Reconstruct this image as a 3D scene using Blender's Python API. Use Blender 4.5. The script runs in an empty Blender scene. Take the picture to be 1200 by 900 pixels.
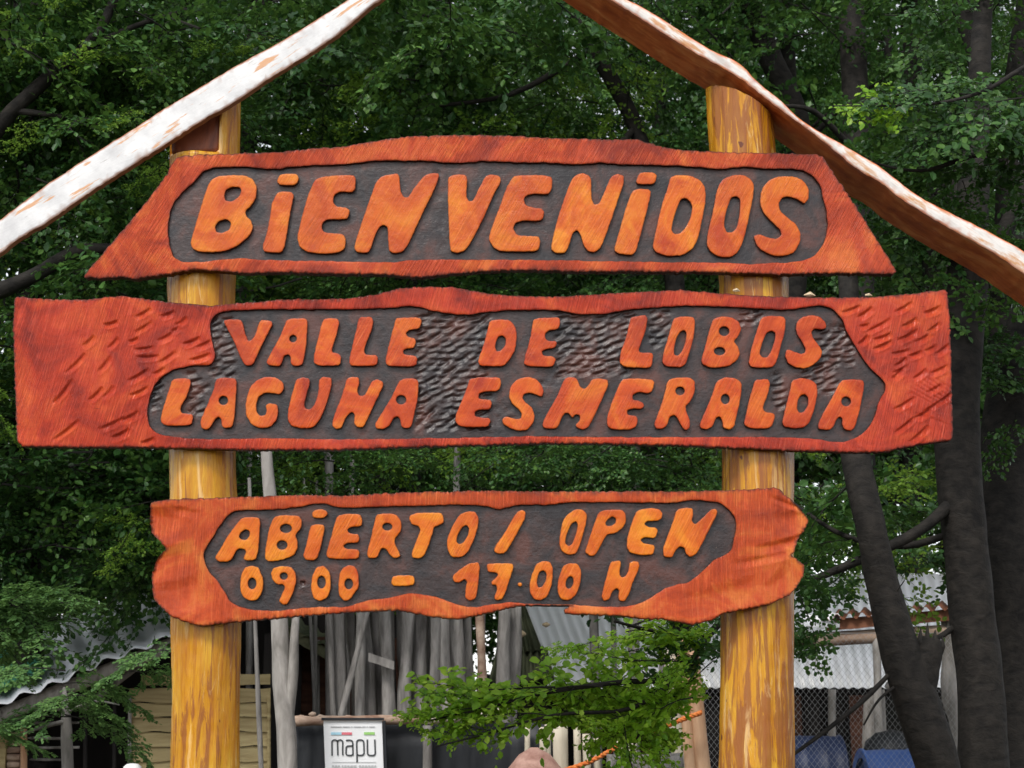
import bpy, math, random
import numpy as np
from mathutils import Vector, Matrix, noise
from mathutils.geometry import delaunay_2d_cdt, tessellate_polygon

random.seed(7)
rng = np.random.default_rng(7)
scene = bpy.context.scene
COL = scene.collection
R = math.radians

# ------------------------------------------------------------------ camera, sky, sun, exposure
F = 1833.0                                   # focal length in pixels of a 1200 px wide frame
PITCH = math.atan2(380.0, F)
EYE = 1.6
cam = bpy.data.cameras.new('camera')
cam.sensor_width = 36.0
cam.lens = 36.0 * F / 1200.0
cam.clip_start = 0.05
cam.clip_end = 2000.0
cam.dof.use_dof = True
cam.dof.focus_distance = 5.6
cam.dof.aperture_fstop = 9.0
camo = bpy.data.objects.new('camera', cam)
camo.location = (0, 0, EYE)
camo.rotation_euler = (math.pi / 2 + PITCH, 0, 0)
COL.objects.link(camo)
scene.camera = camo

SUN_EL, SUN_AZ = 50.0, -158.0                # high, behind the viewer's left shoulder
world = bpy.data.worlds.new('World')
scene.world = world
world.use_nodes = True
wn, wl = world.node_tree.nodes, world.node_tree.links
wn.clear()
sky = wn.new('ShaderNodeTexSky')
sky.sky_type = 'NISHITA'
sky.sun_disc = False
sky.sun_elevation = R(SUN_EL)
sky.sun_rotation = R(SUN_AZ)
sky.air_density = 1.0
sky.dust_density = 1.0
hs = wn.new('ShaderNodeHueSaturation')
hs.inputs['Saturation'].default_value = 0.22
hs.inputs['Value'].default_value = 1.25
bg = wn.new('ShaderNodeBackground')
bg.inputs['Strength'].default_value = 0.15
wo = wn.new('ShaderNodeOutputWorld')
wl.new(sky.outputs[0], hs.inputs['Color'])
wl.new(hs.outputs[0], bg.inputs['Color'])
wl.new(bg.outputs[0], wo.inputs['Surface'])

sl = bpy.data.lights.new('sun', 'SUN')
sl.energy = 1.5
sl.angle = R(14)
sl.color = (1.0, 0.96, 0.9)
so = bpy.data.objects.new('sun', sl)
# Nishita: rotation 0 puts the sun towards +Y, growing clockwise seen from above
sd = Vector((math.sin(R(SUN_AZ)) * math.cos(R(SUN_EL)), math.cos(R(SUN_AZ)) * math.cos(R(SUN_EL)), math.sin(R(SUN_EL))))
so.rotation_euler = sd.to_track_quat('Z', 'Y').to_euler()
so.location = (-3, -3, 8)
COL.objects.link(so)

scene.view_settings.view_transform = 'Standard'
scene.view_settings.look = 'None'
scene.view_settings.exposure = 0.58
scene.view_settings.gamma = 1.0
scene.render.engine = 'CYCLES'
scene.cycles.max_bounces = 6
scene.cycles.diffuse_bounces = 3
scene.cycles.glossy_bounces = 2
scene.cycles.transmission_bounces = 3
scene.cycles.transparent_max_bounces = 4
scene.cycles.use_denoising = True

SP, CP = math.sin(PITCH), math.cos(PITCH)


def P(px, py, Y):
    """world point at depth Y whose image falls on pixel (px, py) of the 1200x900 photograph"""
    u = (450.0 - py) / F
    t = Y / (CP - u * SP)
    return Vector(((px - 600.0) / F * t, Y, EYE + (SP + u * CP) * t))


def Parr(pts, Y):
    pts = np.asarray(pts, float)
    u = (450.0 - pts[:, 1]) / F
    t = Y / (CP - u * SP)
    return np.stack([(pts[:, 0] - 600.0) / F * t, np.full(len(pts), float(Y)), EYE + (SP + u * CP) * t], 1)


def ground_z(x, y):
    t = min(max((y - 6.0) / 8.0, 0.0), 1.0)
    return 0.75 * t * t * (3 - 2 * t) + 0.04 * math.sin(x * 0.7 + y * 0.4) * t


# ------------------------------------------------------------------ object helpers
def props(o, label=None, cat=None, group=None, kind=None):
    if label: o['label'] = label
    if cat: o['category'] = cat
    if group: o['group'] = group
    if kind: o['kind'] = kind
    return o


def empty(name, loc, label=None, cat=None, group=None):
    o = bpy.data.objects.new(name, None)
    o.location = loc
    o.empty_display_size = 0.1
    COL.objects.link(o)
    o['_w'] = 1
    del o['_w']
    return props(o, label, cat, group)


def mesh_obj(name, verts, faces, mat, parent=None, smooth=True, attrs=None, origin=None):
    """verts in world coordinates; the object's origin is put at the parent's origin or `origin`"""
    v = np.asarray(verts, dtype=np.float64)
    off = np.array(parent_world(parent)) if parent is not None else (np.array(origin) if origin is not None else np.zeros(3))
    v = v - off
    me = bpy.data.meshes.new(name)
    me.from_pydata(v.tolist(), [], faces if isinstance(faces, list) else faces.tolist())
    if smooth:
        me.polygons.foreach_set('use_smooth', [True] * len(me.polygons))
    if attrs:
        for k, a in attrs.items():
            at = me.attributes.new(k, 'FLOAT', 'POINT')
            at.data.foreach_set('value', np.asarray(a, dtype=np.float32))
    me.materials.append(mat)
    me.update()
    o = bpy.data.objects.new(name, me)
    COL.objects.link(o)
    if parent is not None:
        o.parent = parent
    elif origin is not None:
        o.location = origin
    return o


def parent_world(p):
    loc = Vector((0, 0, 0))
    while p is not None:
        loc = loc + p.location
        p = p.parent
    return loc


class MB:
    def __init__(s):
        s.v, s.f, s.n = [], [], 0

    def add(s, verts, faces):
        s.v.extend([tuple(p) for p in verts])
        s.f.extend([tuple(i + s.n for i in f) for f in faces])
        s.n += len(verts)

    def box(s, c, d, rot=None):
        x, y, z = d[0] / 2, d[1] / 2, d[2] / 2
        vs = [Vector(q) for q in ((-x, -y, -z), (x, -y, -z), (x, y, -z), (-x, y, -z), (-x, -y, z), (x, -y, z), (x, y, z), (-x, y, z))]
        if rot is not None:
            vs = [rot @ q for q in vs]
        s.add([q + Vector(c) for q in vs], [(0, 3, 2, 1), (4, 5, 6, 7), (0, 1, 5, 4), (1, 2, 6, 5), (2, 3, 7, 6), (3, 0, 4, 7)])

    def tube(s, pts, radii, n=10, amp=0.0, freq=3.0, seed=0.0, caps=True, sub=0, flat=1.0):
        pts = [Vector(p) for p in pts]
        radii = list(radii) if hasattr(radii, '__len__') else [radii] * len(pts)
        if sub:
            pts, radii = catmull(pts, radii, sub)
        m = len(pts)
        up = Vector((0, 1, 0.13)).normalized()
        rings = []
        prev = None
        for i in range(m):
            d = (pts[min(i + 1, m - 1)] - pts[max(i - 1, 0)])
            d = d.normalized() if d.length > 1e-9 else Vector((0, 0, 1))
            a = prev if prev is not None else up
            a = (a - d * a.dot(d))
            if a.length < 1e-4:
                a = Vector((1, 0, 0)) - d * d.x
            a.normalize()
            prev = a
            b = d.cross(a)
            ring = []
            for k in range(n):
                t = 2 * math.pi * k / n
                dr = a * math.cos(t) * flat + b * math.sin(t)
                r = radii[i]
                if amp:
                    q = pts[i] + dr * r
                    r = r * (1 + amp * noise.noise(Vector((q.x * freq + seed, q.y * freq, q.z * freq * 0.45))) + 0.4 * amp * noise.noise(Vector((q.x * freq * 4 + seed, q.y * freq * 4, q.z * freq * 1.6))))
                ring.append(pts[i] + dr * r)
            rings.append(ring)
        vs = [p for r_ in rings for p in r_]
        fs = []
        for i in range(m - 1):
            for k in range(n):
                k2 = (k + 1) % n
                fs.append((i * n + k, i * n + k2, (i + 1) * n + k2, (i + 1) * n + k))
        if caps:
            fs.append(tuple(range(n - 1, -1, -1)))
            fs.append(tuple((m - 1) * n + k for k in range(n)))
        s.add(vs, fs)

    def build(s, name, mat, parent=None, smooth=True, origin=None):
        return mesh_obj(name, s.v, s.f, mat, parent, smooth, origin=origin)


def catmull(pts, rad, k):
    op, orr = [], []
    n = len(pts)
    for i in range(n - 1):
        p0, p1, p2, p3 = pts[max(i - 1, 0)], pts[i], pts[i + 1], pts[min(i + 2, n - 1)]
        for j in range(k):
            t = j / k
            q = 0.5 * ((2 * p1) + (p2 - p0) * t + (2 * p0 - 5 * p1 + 4 * p2 - p3) * t * t + (3 * p1 - p0 - 3 * p2 + p3) * t ** 3)
            op.append(q)
            orr.append(rad[i] * (1 - t) + rad[i + 1] * t)
    op.append(pts[-1])
    orr.append(rad[-1])
    return op, orr


def copy_obj(o, parent=None, loc=None, rot=None, scale=None):
    c = o.copy()
    COL.objects.link(c)
    if parent is not None:
        c.parent = parent
    if loc is not None: c.location = loc
    if rot is not None: c.rotation_euler = rot
    if scale is not None: c.scale = scale
    return c


# ------------------------------------------------------------------ materials
class NT:
    def __init__(s, name):
        s.m = bpy.data.materials.new(name)
        s.m.use_nodes = True
        s.n, s.l = s.m.node_tree.nodes, s.m.node_tree.links
        s.bsdf = s.n['Principled BSDF']
        s.out = s.n['Material Output']

    def coord(s, scale=(1, 1, 1), rot=(0, 0, 0), kind='Object', loc=(0, 0, 0)):
        tc = s.n.new('ShaderNodeTexCoord')
        mp = s.n.new('ShaderNodeMapping')
        mp.inputs['Scale'].default_value = scale
        mp.inputs['Rotation'].default_value = rot
        mp.inputs['Location'].default_value = loc
        s.l.new(tc.outputs[kind], mp.inputs['Vector'])
        return mp.outputs[0]

    def coord2(s, angle, scale, loc=(0, 0, 0)):
        """object coordinates turned about Y, then stretched"""
        a = s.coord(rot=(0, R(angle), 0), loc=loc)
        mp = s.n.new('ShaderNodeMapping')
        mp.inputs['Scale'].default_value = scale
        s.l.new(a, mp.inputs['Vector'])
        return mp.outputs[0]

    def noise(s, vec, scale, detail=4, rough=0.55, dist=0.0):
        t = s.n.new('ShaderNodeTexNoise')
        t.inputs['Scale'].default_value = scale
        t.inputs['Detail'].default_value = detail
        t.inputs['Roughness'].default_value = rough
        t.inputs['Distortion'].default_value = dist
        s.l.new(vec, t.inputs['Vector'])
        return t.outputs['Fac']

    def wave(s, vec, scale, dist=2.0, dscale=1.5, detail=2):
        t = s.n.new('ShaderNodeTexWave')
        t.inputs['Scale'].default_value = scale
        t.inputs['Distortion'].default_value = dist
        t.inputs['Detail'].default_value = detail
        t.inputs['Detail Scale'].default_value = dscale
        s.l.new(vec, t.inputs['Vector'])
        return t.outputs['Fac']

    def ramp(s, fac, stops):
        r = s.n.new('ShaderNodeValToRGB')
        el = r.color_ramp.elements
        while len(el) < len(stops):
            el.new(0.5)
        for e, (p, c) in zip(el, stops):
            e.position = p
            e.color = (c[0], c[1], c[2], 1) if hasattr(c, '__len__') else (c, c, c, 1)
        s.l.new(fac, r.inputs['Fac'])
        return r.outputs['Color']

    def mix(s, fac, a, b, mode='MIX'):
        m = s.n.new('ShaderNodeMix')
        m.data_type = 'RGBA'
        m.blend_type = mode
        for sock, v in ((m.inputs['Factor'], fac), (m.inputs['A'], a), (m.inputs['B'], b)):
            pass
        fi = m.inputs[0]
        ai, bi = m.inputs[6], m.inputs[7]
        for sock, v in ((fi, fac), (ai, a), (bi, b)):
            if isinstance(v, (int, float)):
                sock.default_value = v if sock is fi else (v, v, v, 1)
            elif isinstance(v, tuple):
                sock.default_value = (v[0], v[1], v[2], 1)
            else:
                s.l.new(v, sock)
        return m.outputs[2]

    def math(s, op, a, b=0.0):
        m = s.n.new('ShaderNodeMath')
        m.operation = op
        for sock, v in ((m.inputs[0], a), (m.inputs[1], b)):
            if isinstance(v, (int, float)):
                sock.default_value = v
            else:
                s.l.new(v, sock)
        return m.outputs[0]

    def attr(s, name):
        a = s.n.new('ShaderNodeAttribute')
        a.attribute_name = name
        return a.outputs['Fac']

    def objrand(s):
        return s.n.new('ShaderNodeObjectInfo').outputs['Random']

    def bump(s, h, strength=0.3, dist=0.005, prev=None):
        b = s.n.new('ShaderNodeBump')
        b.inputs['Strength'].default_value = strength
        b.inputs['Distance'].default_value = dist
        s.l.new(h, b.inputs['Height'])
        if prev is not None:
            s.l.new(prev, b.inputs['Normal'])
        return b.outputs[0]

    def set(s, color=None, rough=None, normal=None, metal=None, spec=None, coat=None, coat_rough=None):
        b = s.bsdf
        for key, v in (('Base Color', color), ('Roughness', rough), ('Normal', normal), ('Metallic', metal), ('Specular IOR Level', spec), ('Coat Weight', coat), ('Coat Roughness', coat_rough)):
            if v is None: continue
            if isinstance(v, (int, float)):
                b.inputs[key].default_value = v
            elif isinstance(v, tuple):
                b.inputs[key].default_value = (v[0], v[1], v[2], 1)
            else:
                s.l.new(v, b.inputs[key])
        return s.m


def m_stain(name, dark, mid, light, side, rough=0.40, saw=0.3, seed=0.0, grain_angle=60):
    """varnished stained lenga wood: blotchy stain, grain along the board, diagonal saw marks"""
    t = NT(name)
    o = t.objrand()
    c = t.coord(loc=(seed, 0, seed))
    low = t.noise(c, 5.0, 6, 0.62, 0.8)
    col = t.ramp(low, [(0.33, dark), (0.5, mid), (0.66, light)])
    g = t.noise(t.coord(scale=(3, 20, 40), rot=(0, R(3), 0), loc=(seed, 0, 0)), 3.0, 6, 0.65, 0.3)
    col = t.mix(t.math('MULTIPLY', t.math('SUBTRACT', 0.5, g), 0.7), col, dark)
    w = t.ramp(t.noise(t.coord2(grain_angle, (5, 20, 150)), 1.3, 6, 0.7, 0.25), [(0.38, 1.0), (0.56, 0.0)])
    msk = t.ramp(t.noise(c, 3.0, 3), [(0.32, 0.25), (0.62, 1.0)])
    wm = t.math('MULTIPLY', w, msk)
    col = t.mix(t.math('MULTIPLY', wm, 0.5), col, tuple(x * 0.42 for x in mid))
    lg = t.ramp(t.noise(t.coord2(grain_angle + 4, (4, 20, 120), (3, 1, 2)), 1.5, 5, 0.7, 0.3), [(0.55, 0.0), (0.72, 1.0)])
    col = t.mix(t.math('MULTIPLY', lg, 0.30), col, tuple(min(1, x * 1.25 + 0.07) for x in light))
    tint = t.ramp(o, [(0.0, 0.0), (1.0, 1.0)])
    col = t.mix(t.math('MULTIPLY', o, 0.22), col, dark)
    # thin drying cracks and old knots
    cr = t.ramp(t.noise(t.coord(scale=(6, 10, 60), rot=(0, R(6), 0), loc=(seed + 3, 0, 0)), 1.6, 8, 0.75), [(0.0, 1.0), (0.31, 1.0), (0.335, 0.0)])
    col = t.mix(t.math('MULTIPLY', cr, 0.5), col, tuple(x * 0.25 for x in dark))
    # patchy wear of the varnish
    wear = t.ramp(t.noise(c, 26.0, 6, 0.7), [(0.62, 0.0), (0.78, 1.0)])
    col = t.mix(t.math('MULTIPLY', wear, 0.22), col, tuple(min(1, x * 1.3 + 0.05) for x in light))
    sd = t.attr('side')
    col = t.mix(sd, col, t.ramp(t.noise(c, 60, 4), [(0.3, tuple(x * 0.4 for x in side)), (0.7, side)]))
    n1 = t.bump(t.noise(c, 38.0, 6, 0.6), 0.35, 0.006)
    n2 = t.bump(wm, saw * 1.8, 0.005, n1)
    n3 = t.bump(g, 0.08, 0.004, n2)
    rr = t.ramp(t.noise(c, 14.0, 4), [(0.3, rough - 0.14), (0.7, rough + 0.12)])
    return t.set(col, rr, n3, spec=0.26)


M = {}
M['rim'] = m_stain('stained_wood_red', (0.22, 0.018, 0.006), (0.53, 0.062, 0.012), (0.70, 0.16, 0.026), (0.11, 0.022, 0.012))
M['rim2'] = m_stain('stained_wood_crimson', (0.18, 0.012, 0.007), (0.49, 0.040, 0.011), (0.66, 0.10, 0.020), (0.11, 0.02, 0.012), rough=0.38, seed=3.1, grain_angle=75)
M['rim3'] = m_stain('stained_wood_warm', (0.28, 0.028, 0.006), (0.54, 0.074, 0.013), (0.70, 0.20, 0.036), (0.12, 0.025, 0.012), seed=7.7, grain_angle=88)
M['letter'] = m_stain('stained_wood_orange', (0.40, 0.040, 0.004), (0.60, 0.115, 0.006), (0.72, 0.23, 0.012), (0.12, 0.018, 0.008), rough=0.36, saw=0.12, seed=5.5)
M['letter2'] = m_stain('stained_wood_red_orange', (0.32, 0.024, 0.004), (0.54, 0.070, 0.006), (0.68, 0.17, 0.012), (0.10, 0.014, 0.008), rough=0.36, saw=0.12, seed=9.5)
M['letter3'] = m_stain('stained_wood_amber', (0.44, 0.05, 0.004), (0.63, 0.14, 0.006), (0.74, 0.26, 0.012), (0.12, 0.018, 0.008), rough=0.36, saw=0.12, seed=12.5)


def m_panel():
    t = NT('dark_painted_wood')
    c = t.coord()
    col = t.ramp(t.noise(c, 9.0, 6, 0.6, 0.5), [(0.36, (0.013, 0.010, 0.011)), (0.5, (0.038, 0.020, 0.017)), (0.64, (0.090, 0.030, 0.020))])
    g = t.noise(t.coord(scale=(3, 20, 50)), 3.0, 6, 0.65)
    col = t.mix(t.math('MULTIPLY', g, 0.25), col, (0.03, 0.02, 0.022))
    sp = t.ramp(t.noise(c, 120.0, 3, 0.6), [(0.70, 0.0), (0.76, 1.0)])
    col = t.mix(t.math('MULTIPLY', sp, 0.5), col, (0.22, 0.17, 0.14))
    n1 = t.bump(t.noise(c, 45.0, 6, 0.65), 0.5, 0.006)
    n2 = t.bump(g, 0.15, 0.004, n1)
    return t.set(col, t.ramp(t.noise(c, 12.0, 4), [(0.3, 0.24), (0.7, 0.48)]), n2, spec=0.42)


M['panel'] = m_panel()


def m_post(name, amount):
    t = NT(name)
    c = t.coord(scale=(1, 1, 0.28))
    low = t.noise(c, 9.0, 5, 0.6, 0.6)
    col = t.ramp(low, [(0.3, (0.38, 0.13, 0.004)), (0.5, (0.55, 0.25, 0.008)), (0.7, (0.66, 0.38, 0.035))])
    fine = t.noise(t.coord(scale=(1, 1, 0.05)), 60.0, 6, 0.7, 0.3)
    fl = t.ramp(fine, [(0.42, 0.0), (0.62, 1.0)])
    col = t.mix(t.math('MULTIPLY', fl, 0.55), col, (0.30, 0.075, 0.005))
    # strips of red inner bark left by the drawknife, pale scraped spots
    st = t.noise(t.coord(scale=(1, 1, 0.09), loc=(2, 1, 4)), 24.0, 7, 0.68, 0.7)
    bark = t.ramp(st, [(0.58 - amount, 0.0), (0.62 - amount, 1.0)])
    col = t.mix(t.math('MULTIPLY', bark, 0.8), col, (0.24, 0.07, 0.018))
    pl = t.ramp(t.noise(t.coord(scale=(1, 1, 0.12), loc=(5, 3, 1)), 26.0, 6, 0.65, 0.8), [(0.57, 0.0), (0.66, 1.0)])
    col = t.mix(t.math('MULTIPLY', pl, 0.6), col, (0.74, 0.50, 0.22))
    kn = t.ramp(t.noise(t.coord(scale=(1, 1, 0.5), loc=(9, 3, 1)), 26.0, 2, 0.5), [(0.73, 0.0), (0.76, 1.0)])
    col = t.mix(kn, col, (0.12, 0.03, 0.01))
    n1 = t.bump(st, 0.55, 0.012)
    n2 = t.bump(fine, 0.3, 0.004, n1)
    return t.set(col, t.ramp(t.noise(c, 20, 4), [(0.3, 0.22), (0.7, 0.42)]), n2, spec=0.25, coat=0.10, coat_rough=0.15)


M['post_l'] = m_post('varnished_trunk_smooth', 0.035)
M['post_r'] = m_post('varnished_trunk_peeled', 0.11)


def m_bleached():
    t = NT('bleached_slab')
    c = t.coord(scale=(1, 1, 1))
    ax = t.coord(rot=(0, R(-33), 0), scale=(1, 1, 1))
    mp = t.coord(rot=(0, R(-33), 0))
    g = t.noise(t.coord(rot=(0, R(-34), 0)), 9.0, 6, 0.6)
    col = t.ramp(g, [(0.3, (0.52, 0.51, 0.51)), (0.6, (0.74, 0.73, 0.72))])
    st = t.n.new('ShaderNodeMapping')
    tc = t.n.new('ShaderNodeTexCoord')
    st.inputs['Rotation'].default_value = (0, R(34), 0)
    t.l.new(tc.outputs['Object'], st.inputs['Vector'])
    st2 = t.n.new('ShaderNodeMapping')
    st2.inputs['Scale'].default_value = (1.0, 1.0, 9.0)
    t.l.new(st.outputs[0], st2.inputs['Vector'])
    pn = t.noise(st2.outputs[0], 4.2, 5, 0.6, 0.3)
    patch = t.ramp(pn, [(0.585, 0.0), (0.62, 1.0)])
    col = t.mix(t.math('MULTIPLY', patch, 0.85), col, (0.62, 0.30, 0.12))
    gr = t.ramp(t.noise(st2.outputs[0], 17.0, 4, 0.6), [(0.66, 0.0), (0.72, 1.0)])
    col = t.mix(t.math('MULTIPLY', gr, 0.6), col, (0.33, 0.30, 0.27))
    sd = t.attr('side')
    col = t.mix(sd, col, (0.30, 0.12, 0.05))
    return t.set(col, 0.6, t.bump(t.noise(st2.outputs[0], 30.0, 5, 0.6), 0.3, 0.004), spec=0.3)


M['bleached'] = m_bleached()


def m_under():
    t = NT('stained_slab')
    st = t.n.new('ShaderNodeMapping')
    tc = t.n.new('ShaderNodeTexCoord')
    st.inputs['Rotation'].default_value = (0, R(-36), 0)
    t.l.new(tc.outputs['Object'], st.inputs['Vector'])
    st2 = t.n.new('ShaderNodeMapping')
    st2.inputs['Scale'].default_value = (1.0, 3.0, 5.0)
    t.l.new(st.outputs[0], st2.inputs['Vector'])
    g = t.noise(st2.outputs[0], 5.0, 6, 0.65, 0.5)
    red = t.ramp(g, [(0.3, (0.30, 0.05, 0.010)), (0.5, (0.50, 0.125, 0.028)), (0.7, (0.66, 0.26, 0.08))])
    wh = t.ramp(t.noise(st2.outputs[0], 7.0, 5, 0.6), [(0.3, (0.50, 0.46, 0.42)), (0.5, (0.72, 0.68, 0.64)), (0.62, (0.55, 0.30, 0.15))])
    col = t.mix(t.attr('side'), wh, red)
    return t.set(col, 0.5, t.bump(g, 0.4, 0.006), spec=0.4)


M['slab'] = m_under()


def m_simple(name, dark, light, scale=8.0, stretch=(1, 1, 1), rough=0.7, bump=0.4, bdist=0.01, spec=0.3, metal=0.0, detail=5, rnd=0.0):
    t = NT(name)
    c = t.coord(scale=stretch)
    n = t.noise(c, scale, detail, 0.6, 0.3)
    col = t.ramp(n, [(0.3, dark), (0.7, light)])
    if rnd:
        col = t.mix(t.math('MULTIPLY', t.objrand(), rnd), col, tuple(x * 0.35 for x in dark))
    return t.set(col, rough, t.bump(n, bump, bdist), metal, spec)


M['bark'] = m_simple('dark_bark', (0.004, 0.0035, 0.003), (0.026, 0.022, 0.018), 14.0, (1, 1, 1.5), 0.85, 0.7, 0.015)
M['bark_far'] = m_simple('far_bark', (0.006, 0.006, 0.005), (0.022, 0.020, 0.016), 12.0, (1, 1, 0.6), 0.9)
M['grey_wood'] = m_simple('grey_weathered_wood', (0.13, 0.12, 0.11), (0.46, 0.43, 0.40), 16.0, (1, 1, 0.22), 0.85, 0.9, 0.02, rnd=0.5)
M['pale_trunk'] = m_simple('pale_bare_trunk', (0.13, 0.12, 0.105), (0.42, 0.39, 0.36), 14.0, (1, 1, 0.3), 0.8, 0.5)
M['pole'] = m_simple('peeled_pole', (0.40, 0.20, 0.10), (0.66, 0.44, 0.28), 14.0, (1, 1, 0.2), 0.7, 0.3)
M['pale_post'] = m_simple('pale_fence_wood', (0.42, 0.37, 0.27), (0.66, 0.60, 0.48), 14.0, (1, 1, 0.2), 0.75, 0.3)
M['siding'] = m_simple('weathered_siding', (0.30, 0.22, 0.10), (0.50, 0.40, 0.20), 10.0, (0.25, 1, 2.5), 0.8, 0.5, rnd=0.35)
M['brown_plank'] = m_simple('red_brown_plank', (0.055, 0.022, 0.014), (0.14, 0.06, 0.035), 10.0, (0.25, 1, 2.5), 0.85, 0.5, rnd=0.4)
M['moss_board'] = m_simple('mossy_board', (0.10, 0.10, 0.05), (0.24, 0.24, 0.14), 12.0, (1, 1, 1), 0.85)
M['dark_wall'] = m_simple('dark_wood_and_shade', (0.008, 0.007, 0.007), (0.022, 0.018, 0.016), 6.0, (1, 1, 0.3), 0.9)
M['zinc'] = m_simple('zinc_roof_sheet', (0.62, 0.64, 0.67), (0.80, 0.81, 0.84), 5.0, (1, 1, 1), 0.45, 0.1, spec=0.5)
M['moss_zinc'] = m_simple('mossy_roof_sheet', (0.045, 0.055, 0.03), (0.13, 0.14, 0.08), 7.0, (1, 1, 1), 0.8, 0.2)
M['white_roof'] = m_simple('white_roof_sheet', (0.88, 0.88, 0.89), (0.92, 0.92, 0.92), 5.0, (1, 1, 1), 0.3, 0.05, spec=0.9)
M['rust'] = m_simple('rusty_fascia', (0.12, 0.045, 0.025), (0.26, 0.11, 0.06), 9.0, (1, 1, 1), 0.8)
M['log'] = m_simple('peeling_log', (0.16, 0.07, 0.04), (0.55, 0.42, 0.32), 11.0, (0.6, 1, 1), 0.75, 0.5)
M['black_sheet'] = m_simple('black_plastic_sheet', (0.010, 0.012, 0.015), (0.028, 0.030, 0.034), 4.0, (1, 1, 0.4), 0.5, 0.5, 0.02)
M['blue'] = m_simple('blue_plastic', (0.035, 0.075, 0.22), (0.06, 0.12, 0.33), 5.0, (1, 1, 1), 0.4, 0.1)
M['navy'] = m_simple('navy_plastic', (0.008, 0.014, 0.04), (0.016, 0.028, 0.075), 5.0, (1, 1, 1), 0.5, 0.1)
M['clay'] = m_simple('pink_clay', (0.26, 0.13, 0.10), (0.50, 0.31, 0.25), 16.0, (1, 1, 1), 0.8, 0.5)
M['rope'] = m_simple('orange_rope', (0.62, 0.13, 0.02), (0.80, 0.28, 0.08), 60.0, (1, 1, 1), 0.8, 0.6, 0.004)
M['wire'] = m_simple('galvanised_wire', (0.30, 0.30, 0.30), (0.42, 0.42, 0.42), 30.0, (1, 1, 1), 0.5, 0.0, metal=0.3)
M['white_board'] = m_simple('white_coated_board', (0.80, 0.81, 0.82), (0.84, 0.85, 0.86), 3.0, (1, 1, 1), 0.35, 0.02)
M['ink'] = m_simple('dark_grey_print', (0.045, 0.05, 0.055), (0.06, 0.065, 0.07), 3.0, rough=0.5, bump=0)
M['ink_pale'] = m_simple('pale_grey_print', (0.50, 0.52, 0.53), (0.56, 0.57, 0.58), 3.0, rough=0.5, bump=0)
M['print_blue'] = m_simple('blue_print', (0.35, 0.62, 0.76), (0.40, 0.66, 0.78), 3.0, rough=0.5, bump=0)
M['print_red'] = m_simple('red_print', (0.70, 0.16, 0.20), (0.74, 0.20, 0.24), 3.0, rough=0.5, bump=0)
M['print_green'] = m_simple('green_print', (0.30, 0.60, 0.16), (0.34, 0.64, 0.20), 3.0, rough=0.5, bump=0)
M['white_plastic'] = m_simple('white_plastic', (0.78, 0.78, 0.78), (0.84, 0.84, 0.84), 5.0, rough=0.4, bump=0.05)
M['soil'] = m_simple('forest_floor', (0.035, 0.028, 0.018), (0.09, 0.075, 0.045), 1.2, (1, 1, 1), 0.95, 0.8, 0.05)
M['notch'] = m_simple('dark_red_notch_wood', (0.07, 0.016, 0.008), (0.26, 0.07, 0.02), 14.0, (1, 1, 0.4), 0.45, 0.4)
M['chip'] = m_simple('pale_wood_chip', (0.45, 0.33, 0.2), (0.7, 0.58, 0.4), 40.0, rough=0.8)


def m_leaf(name, c0, c1, c2, trans=0.35, rough=0.4):
    t = NT(name)
    geo = t.n.new('ShaderNodeNewGeometry')
    r1 = geo.outputs['Random Per Island']
    r2 = t.objrand()
    mixf = t.math('ADD', t.math('MULTIPLY', r1, 0.65), t.math('MULTIPLY', r2, 0.35))
    col = t.ramp(mixf, [(0.05, c0), (0.5, c1), (0.97, c2)])
    t.set(col, rough, spec=0.3)
    tr = t.n.new('ShaderNodeBsdfTranslucent')
    t.l.new(t.mix(0.5, col, tuple(min(1, x * 1.6) for x in c2)), tr.inputs['Color'])
    ms = t.n.new('ShaderNodeMixShader')
    ms.inputs[0].default_value = trans
    t.l.new(t.bsdf.outputs[0], ms.inputs[1])
    t.l.new(tr.outputs[0], ms.inputs[2])
    t.l.new(ms.outputs[0], t.out.inputs['Surface'])
    return t.m


M['leaf'] = m_leaf('beech_leaf', (0.014, 0.046, 0.012), (0.032, 0.092, 0.020), (0.10, 0.20, 0.036), 0.22)
M['leaf_fresh'] = m_leaf('fresh_leaf', (0.06, 0.17, 0.008), (0.17, 0.34, 0.018), (0.36, 0.52, 0.05), 0.4)
M['leaf_far'] = m_leaf('painted_sunlit_leaf', (0.03, 0.08, 0.012), (0.085, 0.18, 0.02), (0.24, 0.36, 0.05), 0.45)  # yellow-green tone stands in for sunlight on the far leaves
M['leaf_sun_painted'] = m_leaf('painted_sunlit_beech_leaf', (0.05, 0.13, 0.02), (0.13, 0.26, 0.03), (0.26, 0.40, 0.06), 0.45)  # lighter leaf colour painted in place of sunlit patches
M['leaf_soft'] = m_leaf('soft_green_leaf', (0.045, 0.105, 0.035), (0.085, 0.18, 0.05), (0.15, 0.27, 0.07), 0.3, 0.6)


# ------------------------------------------------------------------ the setting: ground
def build_ground():
    vs, fs = [], []
    xs = [-400, -120, -50, -25, -15, -10, -7, -5, -3, -1, 1, 3, 5, 7, 10, 15, 25, 50, 120, 400]
    ys = [-200, -60, -20, -8, -3, 0, 3, 5, 6, 7, 8, 9, 10, 11, 12, 13, 14, 17, 20, 26, 34, 50, 90, 200, 900]
    for y in ys:
        for x in xs:
            vs.append((x, y, ground_z(x, y)))
    n = len(xs)
    for j in range(len(ys) - 1):
        for i in range(n - 1):
            fs.append((j * n + i, j * n + i + 1, (j + 1) * n + i + 1, (j + 1) * n + i))
    o = mesh_obj('ground', vs, fs, M['soil'])
    props(o, 'brown forest floor under the sign and the trees', kind='structure')


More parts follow.
